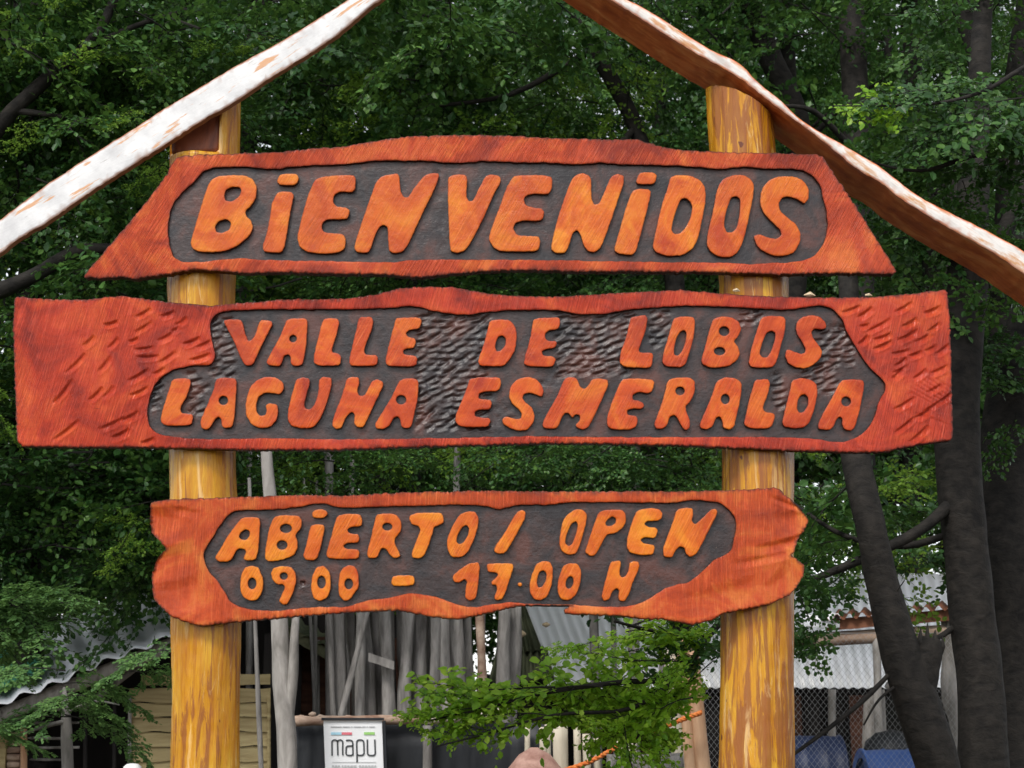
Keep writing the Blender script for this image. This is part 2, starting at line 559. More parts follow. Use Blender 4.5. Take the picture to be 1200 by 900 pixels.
build_ground()

# ------------------------------------------------------------------ carved relief from outlines
SIGN_Y = 5.5


def chaikin(p, it=2, cut=0.2):
    p = np.asarray(p, float)
    for _ in range(it):
        q = np.roll(p, -1, 0)
        p = np.stack([(1 - cut) * p + cut * q, cut * p + (1 - cut) * q], 1).reshape(-1, 2)
    return p


def resample(p, step):
    p = np.asarray(p, float)
    q = np.vstack([p, p[:1]])
    d = np.hypot(*(q[1:] - q[:-1]).T)
    s = np.concatenate([[0], np.cumsum(d)])
    n = max(8, int(round(s[-1] / step)))
    t = np.linspace(0, s[-1], n, endpoint=False)
    return np.stack([np.interp(t, s, q[:, 0]), np.interp(t, s, q[:, 1])], 1)


def area(p):
    x, y = p[:, 0], p[:, 1]
    return 0.5 * np.sum(x * np.roll(y, -1) - np.roll(x, -1) * y)


def inside(pts, poly):
    x, y = pts[:, 0], pts[:, 1]
    res = np.zeros(len(pts), bool)
    a = poly
    b = np.roll(poly, -1, 0)
    for (x0, y0), (x1, y1) in zip(a, b):
        if y0 == y1: continue
        c = ((y0 > y) != (y1 > y)) & (x < (x1 - x0) * (y - y0) / (y1 - y0) + x0)
        res ^= c
    return res


def segdist(pts, polys):
    best = np.full(len(pts), 1e9)
    for poly in polys:
        a = poly
        b = np.roll(poly, -1, 0)
        d = b - a
        L = np.maximum((d ** 2).sum(1), 1e-9)
        for i in range(0, len(pts), 4000):
            p = pts[i:i + 4000]
            t = np.clip(((p[:, None, :] - a[None]) * d[None]).sum(2) / L[None], 0, 1)
            q = a[None] + t[..., None] * d[None]
            best[i:i + 4000] = np.minimum(best[i:i + 4000], np.sqrt(((p[:, None, :] - q) ** 2).sum(2)).min(1))
    return best


def offset_in(poly, d):
    """points displaced to the left/right of the outline by d px (towards the polygon's inside)"""
    t = np.roll(poly, -1, 0) - np.roll(poly, 1, 0)
    t /= np.maximum(np.hypot(t[:, 0], t[:, 1]), 1e-9)[:, None]
    n = np.stack([-t[:, 1], t[:, 0]], 1)
    if area(poly) < 0: n = -n
    return poly + n * d


def vnoise(pts, scale, seed=0.0):
    return np.array([noise.noise(Vector((x * scale + seed, y * scale - seed, seed * 0.37))) for x, y in pts])


def relief(name, outer, holes, y_front, depth_outer, depth_hole, spacing, mat, parent, hfun=None, edge=0.003, edge_px=3.0,
           fine=None, rough_px=0.0, back=True, rings=True, side_rings=3):
    """A carved slab: `outer`/`holes` outlines in photo pixels on the plane y_front, real thickness, modelled front."""
    polys = [outer] + list(holes)
    if rough_px:
        nn = offset_in(outer, 1.0) - outer
        outer = outer + nn * (vnoise(outer, 0.22, 3.3) * rough_px + vnoise(outer, 0.9, 1.3) * rough_px * 0.7 + rng.normal(0, rough_px * 0.4, len(outer)))[:, None]
        polys[0] = outer
    lo, hi = outer.min(0), outer.max(0)
    pts = []

    def grid(x0, x1, y0, y1, s):
        gx, gy = np.meshgrid(np.arange(x0, x1, s), np.arange(y0, y1, s * 0.87))
        gx = gx + (np.arange(gx.shape[0]) % 2)[:, None] * s * 0.5
        g = np.stack([gx.ravel(), gy.ravel()], 1)
        return g + rng.uniform(-0.18, 0.18, g.shape) * s

    g = grid(lo[0], hi[0], lo[1], hi[1], spacing)
    if fine:
        keep = np.ones(len(g), bool)
        ex = []
        for (x0, x1, y0, y1, s) in fine:
            keep &= ~((g[:, 0] > x0) & (g[:, 0] < x1) & (g[:, 1] > y0) & (g[:, 1] < y1))
            ex.append(grid(x0, x1, y0, y1, s))
        g = np.vstack([g[keep]] + ex)
    if rings:
        rr = [offset_in(polys[0], edge_px * 0.35), offset_in(polys[0], edge_px)]
        for h in polys[1:]:
            rr += [offset_in(h, -edge_px * 0.35), offset_in(h, -edge_px)]
        rg = np.vstack(rr)
    else:
        rg = np.zeros((0, 2))
    ok = inside(g, polys[0])
    for h in polys[1:]: ok &= ~inside(g, h)
    g = g[ok]
    d = segdist(g, polys)
    g = g[d > (edge_px * 1.25 if rings else 0.8)]
    if len(rg):
        ok = inside(rg, polys[0])
        for h in polys[1:]: ok &= ~inside(rg, h)
        rg = rg[ok]
        dd = segdist(rg, polys)
        rg = rg[dd > edge_px * 0.3]
    bnd = np.vstack(polys)
    allp = np.vstack([bnd, rg, g])
    edges = []
    k = 0
    for p in polys:
        m = len(p)
        edges += [(k + i, k + (i + 1) % m) for i in range(m)]
        k += m
    res = delaunay_2d_cdt([Vector((float(x), float(y))) for x, y in allp], edges, [], 0, 1e-4)
    vv = np.array([(v.x, v.y) for v in res[0]])
    tris = np.array([list(f) for f in res[2] if len(f) == 3])
    cen = vv[tris].mean(1)
    ok = inside(cen, polys[0])
    for h in polys[1:]: ok &= ~inside(cen, h)
    tris = tris[ok]
    used = np.unique(tris)
    remap = -np.ones(len(vv), int)
    remap[used] = np.arange(len(used))
    vv = vv[used]
    tris = remap[tris]
    # consistent winding: seen from the camera (-Y), px right = +X, py down = -Z
    a, b, c = vv[tris[:, 0]], vv[tris[:, 1]], vv[tris[:, 2]]
    cr = (b[:, 0] - a[:, 0]) * (c[:, 1] - a[:, 1]) - (b[:, 1] - a[:, 1]) * (c[:, 0] - a[:, 0])
    flip = cr > 0
    tris[flip] = tris[flip][:, ::-1]
    d = segdist(vv, polys)
    h = np.zeros(len(vv))
    t = np.clip(d / edge_px, 0, 1)
    h -= edge * (1 - t) ** 2
    if hfun is not None:
        h += hfun(vv, d) * np.clip(d / 1.2, 0, 1)
    W = Parr(vv, y_front)
    W[:, 1] -= h
    side = np.clip(1 - d / 0.8, 0, 1) * 0.75
    if rough_px:
        do = segdist(vv, [polys[0]])
        side = np.maximum(side, np.clip(1.25 - do / (1.0 + 2.4 * np.abs(vnoise(vv, 0.16, 8.0)) * 2), 0, 1) * 0.85)
    # sides
    from collections import Counter
    ec = Counter()
    dirs = {}
    for f in tris.tolist():
        for i in range(3):
            e = (f[i], f[(i + 1) % 3])
            ec[tuple(sorted(e))] += 1
            dirs[tuple(sorted(e))] = e
    be = [dirs[e] for e, n_ in ec.items() if n_ == 1]
    bv = sorted({i for e in be for i in e})
    douter = segdist(vv[bv], [polys[0]])
    V = [W]
    S = [side]
    n0 = len(vv)
    idx = {i: j for j, i in enumerate(bv)}
    faces = tris.tolist()
    prev = {i: i for i in bv}
    base = n0
    for r in range(1, side_rings + 1):
        fr = r / side_rings
        ring = W[bv].copy()
        dep = np.where(douter < 0.5, depth_outer, depth_hole)
        jit = (rng.normal(0, 0.0012, (len(bv), 3)) if rough_px and r < side_rings else 0)
        ring[:, 1] = y_front + dep * fr
        ring = ring + jit
        V.append(ring)
        S.append(np.ones(len(bv)))
        cur = {i: base + idx[i] for i in bv}
        for (p_, q_) in be:
            faces.append((q_, p_, cur[p_], cur[q_]) if r == 1 else (prev[q_], prev[p_], cur[p_], cur[q_]))
        prev = cur
        base += len(bv)
    V = np.vstack(V)
    S = np.concatenate(S)
    if back:
        bo = Parr(polys[0][::2], y_front + depth_outer)
        tt = tessellate_polygon([[Vector((x, y, 0)) for x, y in polys[0][::2]]])
        faces += [tuple(i + len(V) for i in f) for f in tt]
        V = np.vstack([V, bo])
        S = np.concatenate([S, np.ones(len(bo))])
    o = mesh_obj(name, V, faces, mat, parent, True, {'side': S})
    sharp = {tuple(sorted(e)) for e in be}
    ev = np.zeros(len(o.data.edges) * 2, dtype=np.int32)
    o.data.edges.foreach_get('vertices', ev)
    ev = np.sort(ev.reshape(-1, 2), axis=1)
    flag = np.array([(a_, b_) in sharp for a_, b_ in ev.tolist()])
    at = o.data.attributes.new('sharp_edge', 'BOOLEAN', 'EDGE')
    at.data.foreach_set('value', flag)
    return o


def gouges(lst):
    def fn(v, d):
        h = np.zeros(len(v))
        for (cx, cy, L, Wd, ang, dp) in lst:
            m = (np.abs(v[:, 0] - cx) < L + 3) & (np.abs(v[:, 1] - cy) < L + 3)
            if not m.any(): continue
            x, y = v[m, 0] - cx, v[m, 1] - cy
            ca, sa = math.cos(ang), math.sin(ang)
            u = (x * ca - y * sa) / L
            w = (x * sa + y * ca) / Wd
            w = w + 0.25 * u * u
            w2 = np.where(w < -0.45, (w + 0.45) / 0.55, (w + 0.45) / 1.45)
            q = np.clip(1 - u * u, 0, 1) ** 0.7 * np.clip(1 - np.abs(w2) ** 1.4, 0, 1)
            lip = np.exp(-((w - 1.25) / 0.35) ** 2) * np.clip(1 - u * u, 0, 1)
            h[m] += -dp * q + 0.22 * dp * lip
        return h
    return fn


def tile(ox, oy, pts, s=6.0):
    return [(ox + x / s, oy + y / s) for x, y in pts]


def ell(cx, cy, rx, ry, n=14, rot=0.0):
    return [(cx + rx * math.cos(2 * math.pi * i / n) * math.cos(rot) - ry * math.sin(2 * math.pi * i / n) * math.sin(rot),
             cy + rx * math.cos(2 * math.pi * i / n) * math.sin(rot) + ry * math.sin(2 * math.pi * i / n) * math.cos(rot)) for i in range(n)]


def pp(s):
    return [tuple(float(a) for a in q.split(',')) for q in s.split()]


# glyph outlines: (letter, tile origin x, y, scale, outline, holes)
G1 = [
 ('B', 200, 180, 6, "262,220 290,178 340,155 430,150 520,152 575,175 605,230 602,300 575,355 522,405 535,445 565,470 580,515 552,580 480,640 400,680 320,692 200,690 150,665 138,620 180,480 225,330",
  ["385,255 430,233 485,235 497,258 482,300 430,337 385,330 376,295", "335,475 390,458 425,485 412,535 360,558 320,550 310,512"]),
 ('i', 200, 180, 6, "745,278 780,265 850,268 866,290 845,390 830,480 805,640 780,697 660,692 643,662 680,540 705,400 710,350", []),
 ('i dot', 200, 180, 6, "762,152 800,140 885,142 902,165 892,205 865,222 765,220 748,195", []),
 ('E', 200, 180, 6, "1010,190 1050,165 1150,152 1285,150 1302,172 1297,250 1275,272 1190,265 1150,290 1140,340 1165,370 1240,380 1260,400 1247,455 1200,462 1110,460 1070,480 1060,520 1080,555 1200,562 1225,580 1232,620 1222,670 1180,694 1080,705 960,692 905,655 888,590 920,450 965,290", []),
 ('N', 400, 180, 6, "250,190 290,155 395,136 410,165 415,260 440,305 472,305 500,255 585,150 640,135 693,140 660,240 560,440 470,640 430,690 370,702 335,685 328,600 326,520 300,498 265,515 235,580 213,650 190,697 110,694 88,665 105,600 150,460 200,320 235,220", []),
 ('V', 400, 180, 6, "750,168 790,148 868,143 886,170 878,300 895,335 925,332 960,260 1010,160 1050,145 1115,155 1122,195 1070,290 1010,430 920,610 870,682 810,699 768,685 760,620 753,450 748,280", []),
 ('E', 560, 180, 6, "235,180 260,152 440,148 515,162 525,190 518,258 490,287 400,280 345,290 322,318 335,362 400,380 450,385 469,412 457,457 430,472 320,470 265,485 247,525 275,572 350,578 425,580 440,608 430,672 395,687 160,687 110,660 73,600 100,510 150,380 200,240", []),
 ('N', 560, 180, 6, "655,188 690,148 740,135 785,153 797,185 800,320 818,358 850,352 880,290 935,160 980,141 1027,153 1027,210 970,370 920,520 870,652 830,692 780,690 745,650 720,560 695,536 668,555 640,650 615,697 545,700 513,668 530,570 565,440 610,310", []),
 ('i', 560, 180, 6, "1085,262 1130,245 1200,250 1220,270 1190,400 1145,570 1110,692 1080,714 985,702 956,677 990,560 1040,380", []),
 ('i dot', 560, 180, 6, "1133,138 1175,128 1240,133 1260,152 1250,197 1230,214 1130,214 1110,195", []),
 ('D', 750, 180, 6, "214,165 260,148 350,153 420,183 457,230 464,310 442,450 407,600 370,672 300,714 190,720 110,692 88,655 105,570 150,370 195,240",
  ["285,322 320,310 355,338 369,375 356,450 320,522 280,562 240,564 221,535 235,460 262,380"]),
 ('O', 750, 180, 6, "590,175 660,148 730,150 782,180 802,220 797,300 767,450 732,600 690,692 640,727 560,727 500,692 468,640 475,560 510,420 540,260 560,210",
  ["640,308 680,298 706,320 702,420 682,520 650,552 610,554 590,500 605,410"]),
 ('S', 750, 180, 6, "868,230 910,183 980,158 1090,160 1150,188 1189,250 1187,320 1155,352 1110,320 1050,300 1000,308 975,350 985,400 1040,450 1100,498 1132,560 1127,620 1090,692 1030,717 940,720 860,682 820,642 798,578 840,566 900,590 960,600 997,570 987,535 930,480 870,420 843,350 848,280", []),
]
G2 = [
 ('V', 160, 360, 6, "610,92 650,83 730,86 747,110 765,190 785,237 810,232 840,180 860,108 880,88 947,93 957,120 920,190 860,310 817,407 763,410 730,350 680,230 630,140", []),
 ('A', 160, 360, 6, "1052,95 1080,78 1190,76 1203,98 1195,240 1180,350 1167,400 1140,412 1100,410 1083,395 1085,350 1065,328 1035,343 1020,395 1000,414 930,407 910,387 950,310 1000,220 1035,140", ["E 1100 220 27 26"]),
 ('L', 340, 360, 6, "235,85 255,76 330,78 347,105 325,200 295,290 295,315 345,328 360,350 352,397 330,410 200,412 163,387 168,330 205,180 222,108", []),
 ('L', 340, 360, 6, "483,68 570,66 587,95 570,170 535,250 518,310 535,335 605,335 620,355 607,410 480,414 425,410 413,380 430,300 462,170", []),
 ('E', 340, 360, 6, "750,74 910,70 927,100 907,150 840,158 812,180 825,205 870,215 887,235 872,287 820,290 792,305 800,330 880,340 895,360 887,407 850,417 700,414 670,395 675,340 715,180 738,95", []),
 ('D', 520, 360, 6, "322,93 400,83 460,90 502,130 514,190 507,290 462,370 420,414 330,414 250,410 241,375 275,280 305,170", ["385,205 415,198 438,222 432,270 400,305 372,310 361,280 370,235"]),
 ('E', 520, 360, 6, "630,85 680,74 805,70 820,90 814,140 790,158 740,160 713,185 715,220 740,238 787,235 797,255 782,285 720,293 688,310 700,340 772,345 789,365 772,412 740,420 590,414 561,395 575,330 605,230 620,140", []),
 ('L', 690, 360, 6, "298,70 345,60 397,53 414,80 402,160 370,250 350,295 360,318 447,318 454,345 442,417 400,427 250,420 216,390 223,320 265,200 285,110", []),
 ('O', 690, 360, 6, "605,75 660,63 738,68 749,95 742,190 712,310 682,400 650,422 550,417 513,390 530,300 570,170 590,95", ["640,175 670,158 688,180 681,240 655,310 625,342 600,332 600,290 615,220"]),
 ('B', 690, 360, 6, "875,82 930,63 1000,68 1057,100 1074,150 1052,205 1020,240 1052,280 1064,330 1042,375 980,417 860,427 800,402 790,370 820,270 850,150", ["E 952 168 37 34", "E 920 308 40 29"]),
 ('O', 860, 360, 6, "200,70 250,58 350,63 367,90 357,180 327,290 302,380 275,422 180,427 118,417 103,385 125,280 160,170 185,90", ["230,180 265,163 293,180 289,230 262,310 235,352 200,352 180,325 200,250"]),
 ('S', 860, 360, 6, "442,110 470,73 540,53 605,66 647,105 652,145 625,155 570,150 545,175 560,220 600,270 624,315 607,360 560,407 500,432 430,422 380,392 360,340 370,298 400,300 470,330 500,320 505,290 480,240 445,190 436,150", []),
 ('L', 160, 360, 6, "250,505 330,496 377,505 382,540 352,630 305,710 315,745 387,750 399,770 387,827 300,834 200,832 166,800 180,730 215,620", []),
 ('A', 160, 360, 6, "558,505 600,493 692,498 704,530 697,650 687,780 672,842 620,852 598,830 598,790 578,770 550,785 520,842 490,862 455,847 448,800 490,700 540,580", ["E 610 655 33 32"]),
 ('G', 160, 360, 6, "798,560 850,508 910,488 980,493 1032,528 1036,575 1010,612 960,605 900,600 855,630 840,690 845,740 870,764 905,757 915,730 908,690 930,673 987,683 997,720 987,790 940,842 870,852 810,827 768,760 766,680 778,620", []),
 ('U', 340, 360, 6, "42,505 90,491 132,500 140,530 115,610 98,680 105,712 140,718 175,680 200,590 203,510 230,486 287,493 294,530 277,610 242,720 202,800 160,847 80,852 10,837 -17,800 -17,740 3,640 28,560", []),
 ('N', 340, 360, 6, "398,500 440,488 482,493 487,530 470,590 485,622 520,622 545,580 575,518 610,506 652,520 652,560 602,660 552,770 515,842 470,844 446,815 455,760 435,733 405,755 380,800 360,852 320,857 293,830 308,760 345,670 383,560", []),
 ('A', 340, 360, 6, "765,520 800,500 872,498 905,520 897,640 872,760 852,842 810,852 780,837 775,790 755,766 730,775 695,837 650,857 603,852 595,820 640,750 708,640", ["E 780 650 36 33"]),
 ('E', 520, 360, 6, "182,503 260,491 390,493 404,520 397,570 370,590 290,592 248,605 243,640 280,648 327,650 339,670 327,717 250,720 218,735 218,765 260,775 322,778 330,800 312,840 180,844 110,837 80,800 90,740 130,650 165,560", []),
 ('S', 520, 360, 6, "478,545 520,503 590,488 650,503 692,550 704,590 692,630 650,615 600,600 563,610 553,640 575,670 622,705 640,760 632,810 590,862 530,870 470,852 418,820 410,785 440,766 500,785 540,785 550,750 530,720 480,680 458,630 463,580", []),
 ('M', 520, 360, 6, "848,500 890,488 935,498 960,560 985,575 1010,560 1040,508 1080,498 1152,508 1160,545 1112,650 1062,760 1020,842 980,862 935,847 928,825 960,790 955,755 925,753 905,780 880,745 850,743 830,780 800,847 760,857 700,847 693,815 730,740 800,620", []),
 ('E', 690, 360, 6, "230,510 290,498 447,506 462,530 447,590 420,605 345,595 310,615 308,650 350,658 382,670 390,695 377,714 300,712 268,725 270,755 330,763 347,790 332,842 290,860 170,860 128,835 128,770 165,660 203,570", []),
 ('R', 690, 360, 6, "555,510 620,493 712,493 747,520 747,590 717,660 680,695 685,730 714,800 707,850 685,867 655,842 625,780 600,755 570,770 550,832 520,855 470,852 460,820 490,740 530,620", ["E 642 588 33 30"]),
 ('A', 690, 360, 6, "898,520 960,490 1030,498 1077,530 1072,620 1047,740 1022,842 990,860 945,850 940,800 920,768 895,775 870,842 830,860 783,847 783,810 820,730 870,610", ["E 960 645 31 36"]),
 ('L', 860, 360, 6, "148,510 240,503 257,535 237,620 205,700 215,735 282,745 292,765 272,832 240,854 120,852 70,825 83,760 110,640 135,560", []),
 ('D', 860, 360, 6, "408,515 470,495 542,508 582,540 590,600 567,720 532,812 490,847 420,852 348,837 341,800 365,700 395,580", ["470,620 500,610 524,635 521,690 490,737 460,742 444,715 450,655"]),
 ('A', 860, 360, 6, "752,515 820,506 907,510 920,540 902,640 877,760 852,847 820,870 775,857 760,820 765,785 745,768 725,785 700,842 670,864 600,857 590,825 630,740 698,620", ["E 790 662 34 34"]),
]
G3 = [
 ('A', 230, 585, 6, "308,140 350,123 437,128 450,155 442,280 434,370 417,427 350,432 330,415 350,370 340,350 300,345 275,370 250,422 220,440 150,437 130,410 150,380 218,260", ["310,235 345,210 376,225 373,260 350,287 312,282 299,262"]),
 ('B', 230, 585, 6, "545,125 600,110 722,116 744,150 737,200 695,250 712,300 710,350 682,397 600,427 510,440 480,415 488,330 513,200", ["E 630 205 42 32", "E 603 322 38 33"]),
 ('i', 230, 585, 6, "803,185 850,173 897,180 902,210 882,310 857,402 830,430 770,427 750,400 775,310", []),
 ('i dot', 230, 585, 6, "812,95 835,75 880,68 915,80 924,105 900,130 850,135 818,125", []),
 ('E', 230, 585, 6, "992,115 1060,101 1152,106 1167,140 1162,190 1085,195 1060,215 1075,240 1142,245 1147,290 1130,307 1055,308 1033,330 1050,348 1137,352 1147,375 1142,417 1030,422 930,417 910,385 940,290 972,170", []),
 ('R', 410, 585, 6, "185,110 240,98 320,103 362,150 362,220 320,270 315,310 342,360 357,405 310,417 275,385 250,345 215,345 195,412 130,414 118,385 145,280 172,160", ["E 263 193 35 27"]),
 ('T', 410, 585, 6, "418,115 470,95 642,93 657,120 662,165 625,184 590,195 582,240 552,330 522,397 490,417 440,412 433,380 463,300 495,220 485,190 435,177 418,145", []),
 ('O', 410, 585, 6, "768,110 830,83 882,88 907,130 902,190 872,290 822,382 780,410 715,407 683,350 683,280 718,190", ["790,195 820,180 839,205 831,250 800,302 770,317 749,300 755,255"]),
 ('slash', 560, 585, 6, "273,90 310,73 337,90 332,135 292,210 232,320 192,377 150,385 110,365 118,335 180,248", []),
 ('O', 560, 585, 6, "638,100 690,68 742,73 770,110 757,190 722,310 692,382 640,392 588,365 571,310 583,210 600,145", ["655,175 690,153 704,180 691,240 665,312 640,330 614,310 620,260"]),
 ('P', 560, 585, 6, "848,90 900,73 1012,73 1037,100 1045,145 1022,200 970,237 910,247 887,280 852,350 822,397 790,402 753,370 768,320 808,200", ["910,145 945,120 971,135 969,165 940,187 905,187 896,168"]),
 ('E', 700, 570, 4.8, "222,135 290,120 347,126 367,150 362,182 335,194 280,195 263,210 285,228 332,232 342,250 327,292 265,285 243,300 260,320 317,328 324,345 314,384 250,387 185,374 163,340 170,280 198,190", []),
 ('N', 700, 570, 4.8, "446,130 500,118 537,123 540,160 530,195 550,214 590,180 640,128 670,126 677,150 642,220 602,300 562,375 525,399 500,382 490,345 465,336 440,360 420,402 375,394 368,355 398,270 428,190", []),
 ('0', 230, 585, 6, "338,480 390,466 437,478 470,560 467,640 432,707 380,714 330,692 306,630 313,540", ["E 392 592 30 41"]),
 ('9', 230, 585, 6, "538,485 590,470 662,473 697,510 704,580 682,650 642,737 610,742 580,715 600,670 625,620 610,595 570,602 533,565 523,520", ["E 615 540 28 26"]),
 ('0', 230, 585, 6, "848,475 900,466 942,520 947,620 922,692 870,717 823,697 806,630 813,540", ["E 880 583 30 45"]),
 ('0', 230, 585, 6, "1028,485 1070,463 1112,468 1142,520 1142,620 1112,660 1080,707 1040,714 1003,680 998,590 1008,520", ["E 1072 595 30 38"]),
 ('dash', 410, 585, 6, "298,545 340,534 442,535 457,560 450,602 400,610 308,610 288,590", []),
 ('1', 410, 585, 6, "728,530 780,488 830,453 902,441 914,470 907,560 897,650 882,702 840,714 810,692 813,620 825,580 805,560 770,587 733,582 720,555", []),
 ('7', 410, 585, 6, "966,453 1040,450 1144,450 1152,480 1122,570 1092,660 1072,702 1030,712 1013,690 1035,640 1030,605 1000,602 993,580 1020,560 1045,530 1025,515 973,512 964,485", []),
 ('dot', 560, 585, 6, "280,590 295,582 310,590 313,605 298,616 282,608", []),
 ('0', 560, 585, 6, "408,455 460,431 507,438 530,490 522,590 492,682 440,712 393,705 363,650 368,560", ["430,515 460,498 483,520 479,570 450,617 424,620 414,580"]),
 ('0', 560, 585, 6, "598,470 640,448 702,453 727,500 722,590 692,672 640,712 588,705 560,660 563,570", ["E 645 585 26 45 0.25"]),
 ('H', 560, 585, 6, "933,440 1000,428 1007,455 995,520 1010,550 1040,540 1060,500 1065,450 1085,436 1132,438 1137,480 1092,580 1062,670 1030,720 993,712 986,680 995,640 975,623 945,650 925,702 888,717 870,690 883,620 913,510", []),
]

O1 = pp("97,324 150,263 190,212 206,185 215,182 280,180 330,178 370,174 400,172 440,165 480,160 540,158 600,159 650,162 700,163 745,163 760,168 790,175 820,177 880,179 962,181 985,215 1010,253 1051,318 1045,321 990,320 900,321 840,319 760,318 700,318 640,317 600,316 560,318 530,321 490,325 450,321 400,321 330,319 290,320 250,317 228,316 215,318 190,322 155,327 145,324 118,326")
H1 = pp("200,243 210,228 227,213 238,200 250,196 267,195 293,195 307,197.5 323,198 342,195 367,193.5 400,192.5 425,190 437,188 500,188 527,191 550,190 567,188 600,190 640,190 660,192 685,192 705,190 727,192.5 767,193 800,194 823,196 843,198 875,195 893,197.5 937,197.5 953,205 962,218 965,235 969,247 970,263 969,275 965,285 958,297 947,304 925,307.5 900,308 880,309.7 850,307.5 767,307 650,304.5 560,304 480,304 467,307 430,307 400,306 342,305 300,304 287,302 260,304 233,307 213,307 202,300 197,280 197,260")
O2 = pp("17,348 43,350 100,351.5 143,346.5 167,350 207,355 247,358 283,355 340,351 400,350 433,347 467,338 500,336 533,336.5 557,341.5 587,346 650,348 700,345 767,341 800,340 833,343 883,346.5 950,348.5 1017,348.5 1067,345 1110,339 1113,367 1115,433 1117,515 1083,520 1033,530 1000,530 933,528 800,522 667,519 567,521 467,524 400,527 283,527 167,524 90,524 20,523 17,433 15,383")
H2 = pp("247,374 257,365 283,363 340,362 400,362.7 450,361 487,358 510,365 543,369.5 573,365 607,363 650,362.5 677,368 707,368 733,363 770,360 800,358 850,359 900,362 927,363 960,357 977,362 988,375 992,388 1007,413 1020,432 1037,447 1038,457 1030,470 1025,490 1013,508 990,518 977,518 950,513 900,512 800,512 700,512 620,511 533,513 400,515 300,513 233,515 187,510 174,500 172,477 180,450 200,433 227,428 247,428 253,418 248,400 246,385")
O3 = pp("176,592 180,588 202,585 277,582.5 360,580 400,581 473,577 567,575 640,576 700,576 804,576 867,574 910,571 929,587 949,609.5 935,632.5 931,647 927,651 933,655 943,663 941,676 929,695 904,707.5 877,714 850,718 825,730 808,731.5 773,725 752,725 715,721 662,719 661,714 672,709.5 645,709.2 612,709.5 605,711 587,715 550,723 533,726 500,722 467,715 400,718 283,728 240,733 230,733 200,723 180,702 178,672 184,655 195,643 187,634 177,623")
H3 = pp("237,648 246,635 253,623 263,607 273,599 287,597.5 323,597 353,594 363,591 380,589.7 397,594.7 440,594 468,593 503,592.5 530,591 570,592.5 583,597 593,595 610,591 643,592 663,588.6 727,588 787,590 808,585.6 842,588 854,596 863.5,608.5 862,626 857,647 837.5,655 825,668 808,682.5 783,687 758,703 737.5,711 700,711 672,708.3 645,708 616,707.5 602,705 577,708 552,712.5 535,708 513,700 490,695 473,696 460,700 427,704 405,712 380,711 357,712 323,716 297,715 277,710 268,703 262.5,692 255,681 243,668")

REL = 0.015          # depth of the carving
THICK = 0.024

# chisel marks on the two ends of the middle board: x, y in the photograph
gl = []
for (zx, zy, L, a) in [(505, 205, 12, 30), (590, 210, 12, 20), (640, 235, 11, 35), (505, 255, 13, 32), (585, 290, 12, 28), (675, 305, 13, 22), (390, 242, 9, 15),
                       (315, 305, 12, 42), (400, 310, 11, 48), (268, 382, 15, 45), (370, 385, 12, 52), (505, 330, 15, 8), (520, 360, 13, 4), (590, 362, 13, 33),
                       (720, 315, 10, 25), (705, 362, 13, 18), (225, 480, 17, 52), (340, 490, 14, 45), (385, 482, 11, 50), (490, 425, 14, 30), (490, 482, 11, 25),
                       (395, 595, 17, 25), (460, 570, 11, 28), (235, 617, 19, 38), (425, 632, 12, 25), (520, 655, 10, 20), (620, 262, 8, 30), (470, 300, 8, 20), (560, 410, 10, 30)]:
    gl.append((zx / 3, 300 + zy / 3, L * random.uniform(0.8, 1.2), random.uniform(3.2, 4.4), R(a), random.uniform(0.0065, 0.0095)))
for (zx, zy, L, a) in [(595, 192, 11, 20), (645, 205, 11, 35), (780, 185, 11, 30), (880, 197, 12, 22), (690, 250, 20, 28), (800, 240, 12, 30), (885, 255, 11, 35), (640, 300, 9, 45),
                       (705, 290, 11, 20), (705, 318, 12, 25), (795, 285, 13, 28), (850, 292, 12, 30), (770, 342, 12, 12), (770, 378, 10, 35), (768, 402, 12, 30), (875, 330, 10, 28),
                       (915, 335, 9, 35), (838, 420, 11, 38), (760, 420, 10, 45), (905, 405, 12, 25), (890, 470, 12, 30), (885, 530, 13, 32), (782, 525, 13, 30), (785, 598, 16, 38),
                       (835, 632, 13, 42), (640, 250, 7, 10), (820, 350, 8, 20), (930, 500, 9, 40), (850, 560, 9, 30)]:
    gl.append((800 + zx / 3, 300 + zy / 3, L * random.uniform(0.8, 1.2), random.uniform(3.2, 4.4), R(a), random.uniform(0.0065, 0.0095)))
for i in range(7):   # scratches crossing on the right end
    gl.append((800 + (840 + i * 12) / 3, 300 + (500 - i * 9) / 3, 24, 0.9, R(-28 - i), 0.002))
    gl.append((800 + (800 + i * 16) / 3, 300 + (560 + i * 3) / 3, 18, 0.9, R(-35 + i * 2), 0.002))

# wavy scoop marks in the dark ground of the middle board
sl_ = []
for (x0, x1, y0, y1) in [(490, 572, 372, 505), (655, 742, 366, 440), (764, 782, 368, 410), (868, 892, 364, 384), (962, 1003, 384, 432), (940, 984, 430, 462), (908, 922, 440, 482), (250, 272, 376, 442),
                         (180, 192, 450, 484), (224, 240, 440, 484), (636, 668, 436, 452), (580, 600, 480, 496)]:
    y = y0
    k = 0
    while y < y1:
        x = x0 + (k % 2) * 6
        while x < x1:
            sl_.append((x + random.uniform(-2.5, 2.5), y + random.uniform(-1.2, 1.2), random.uniform(7, 10.5), random.uniform(2.9, 3.7), R(random.uniform(5, 32)), random.uniform(0.004, 0.0075)))
            x += random.uniform(13, 18)
        y += 7.2
        k += 1
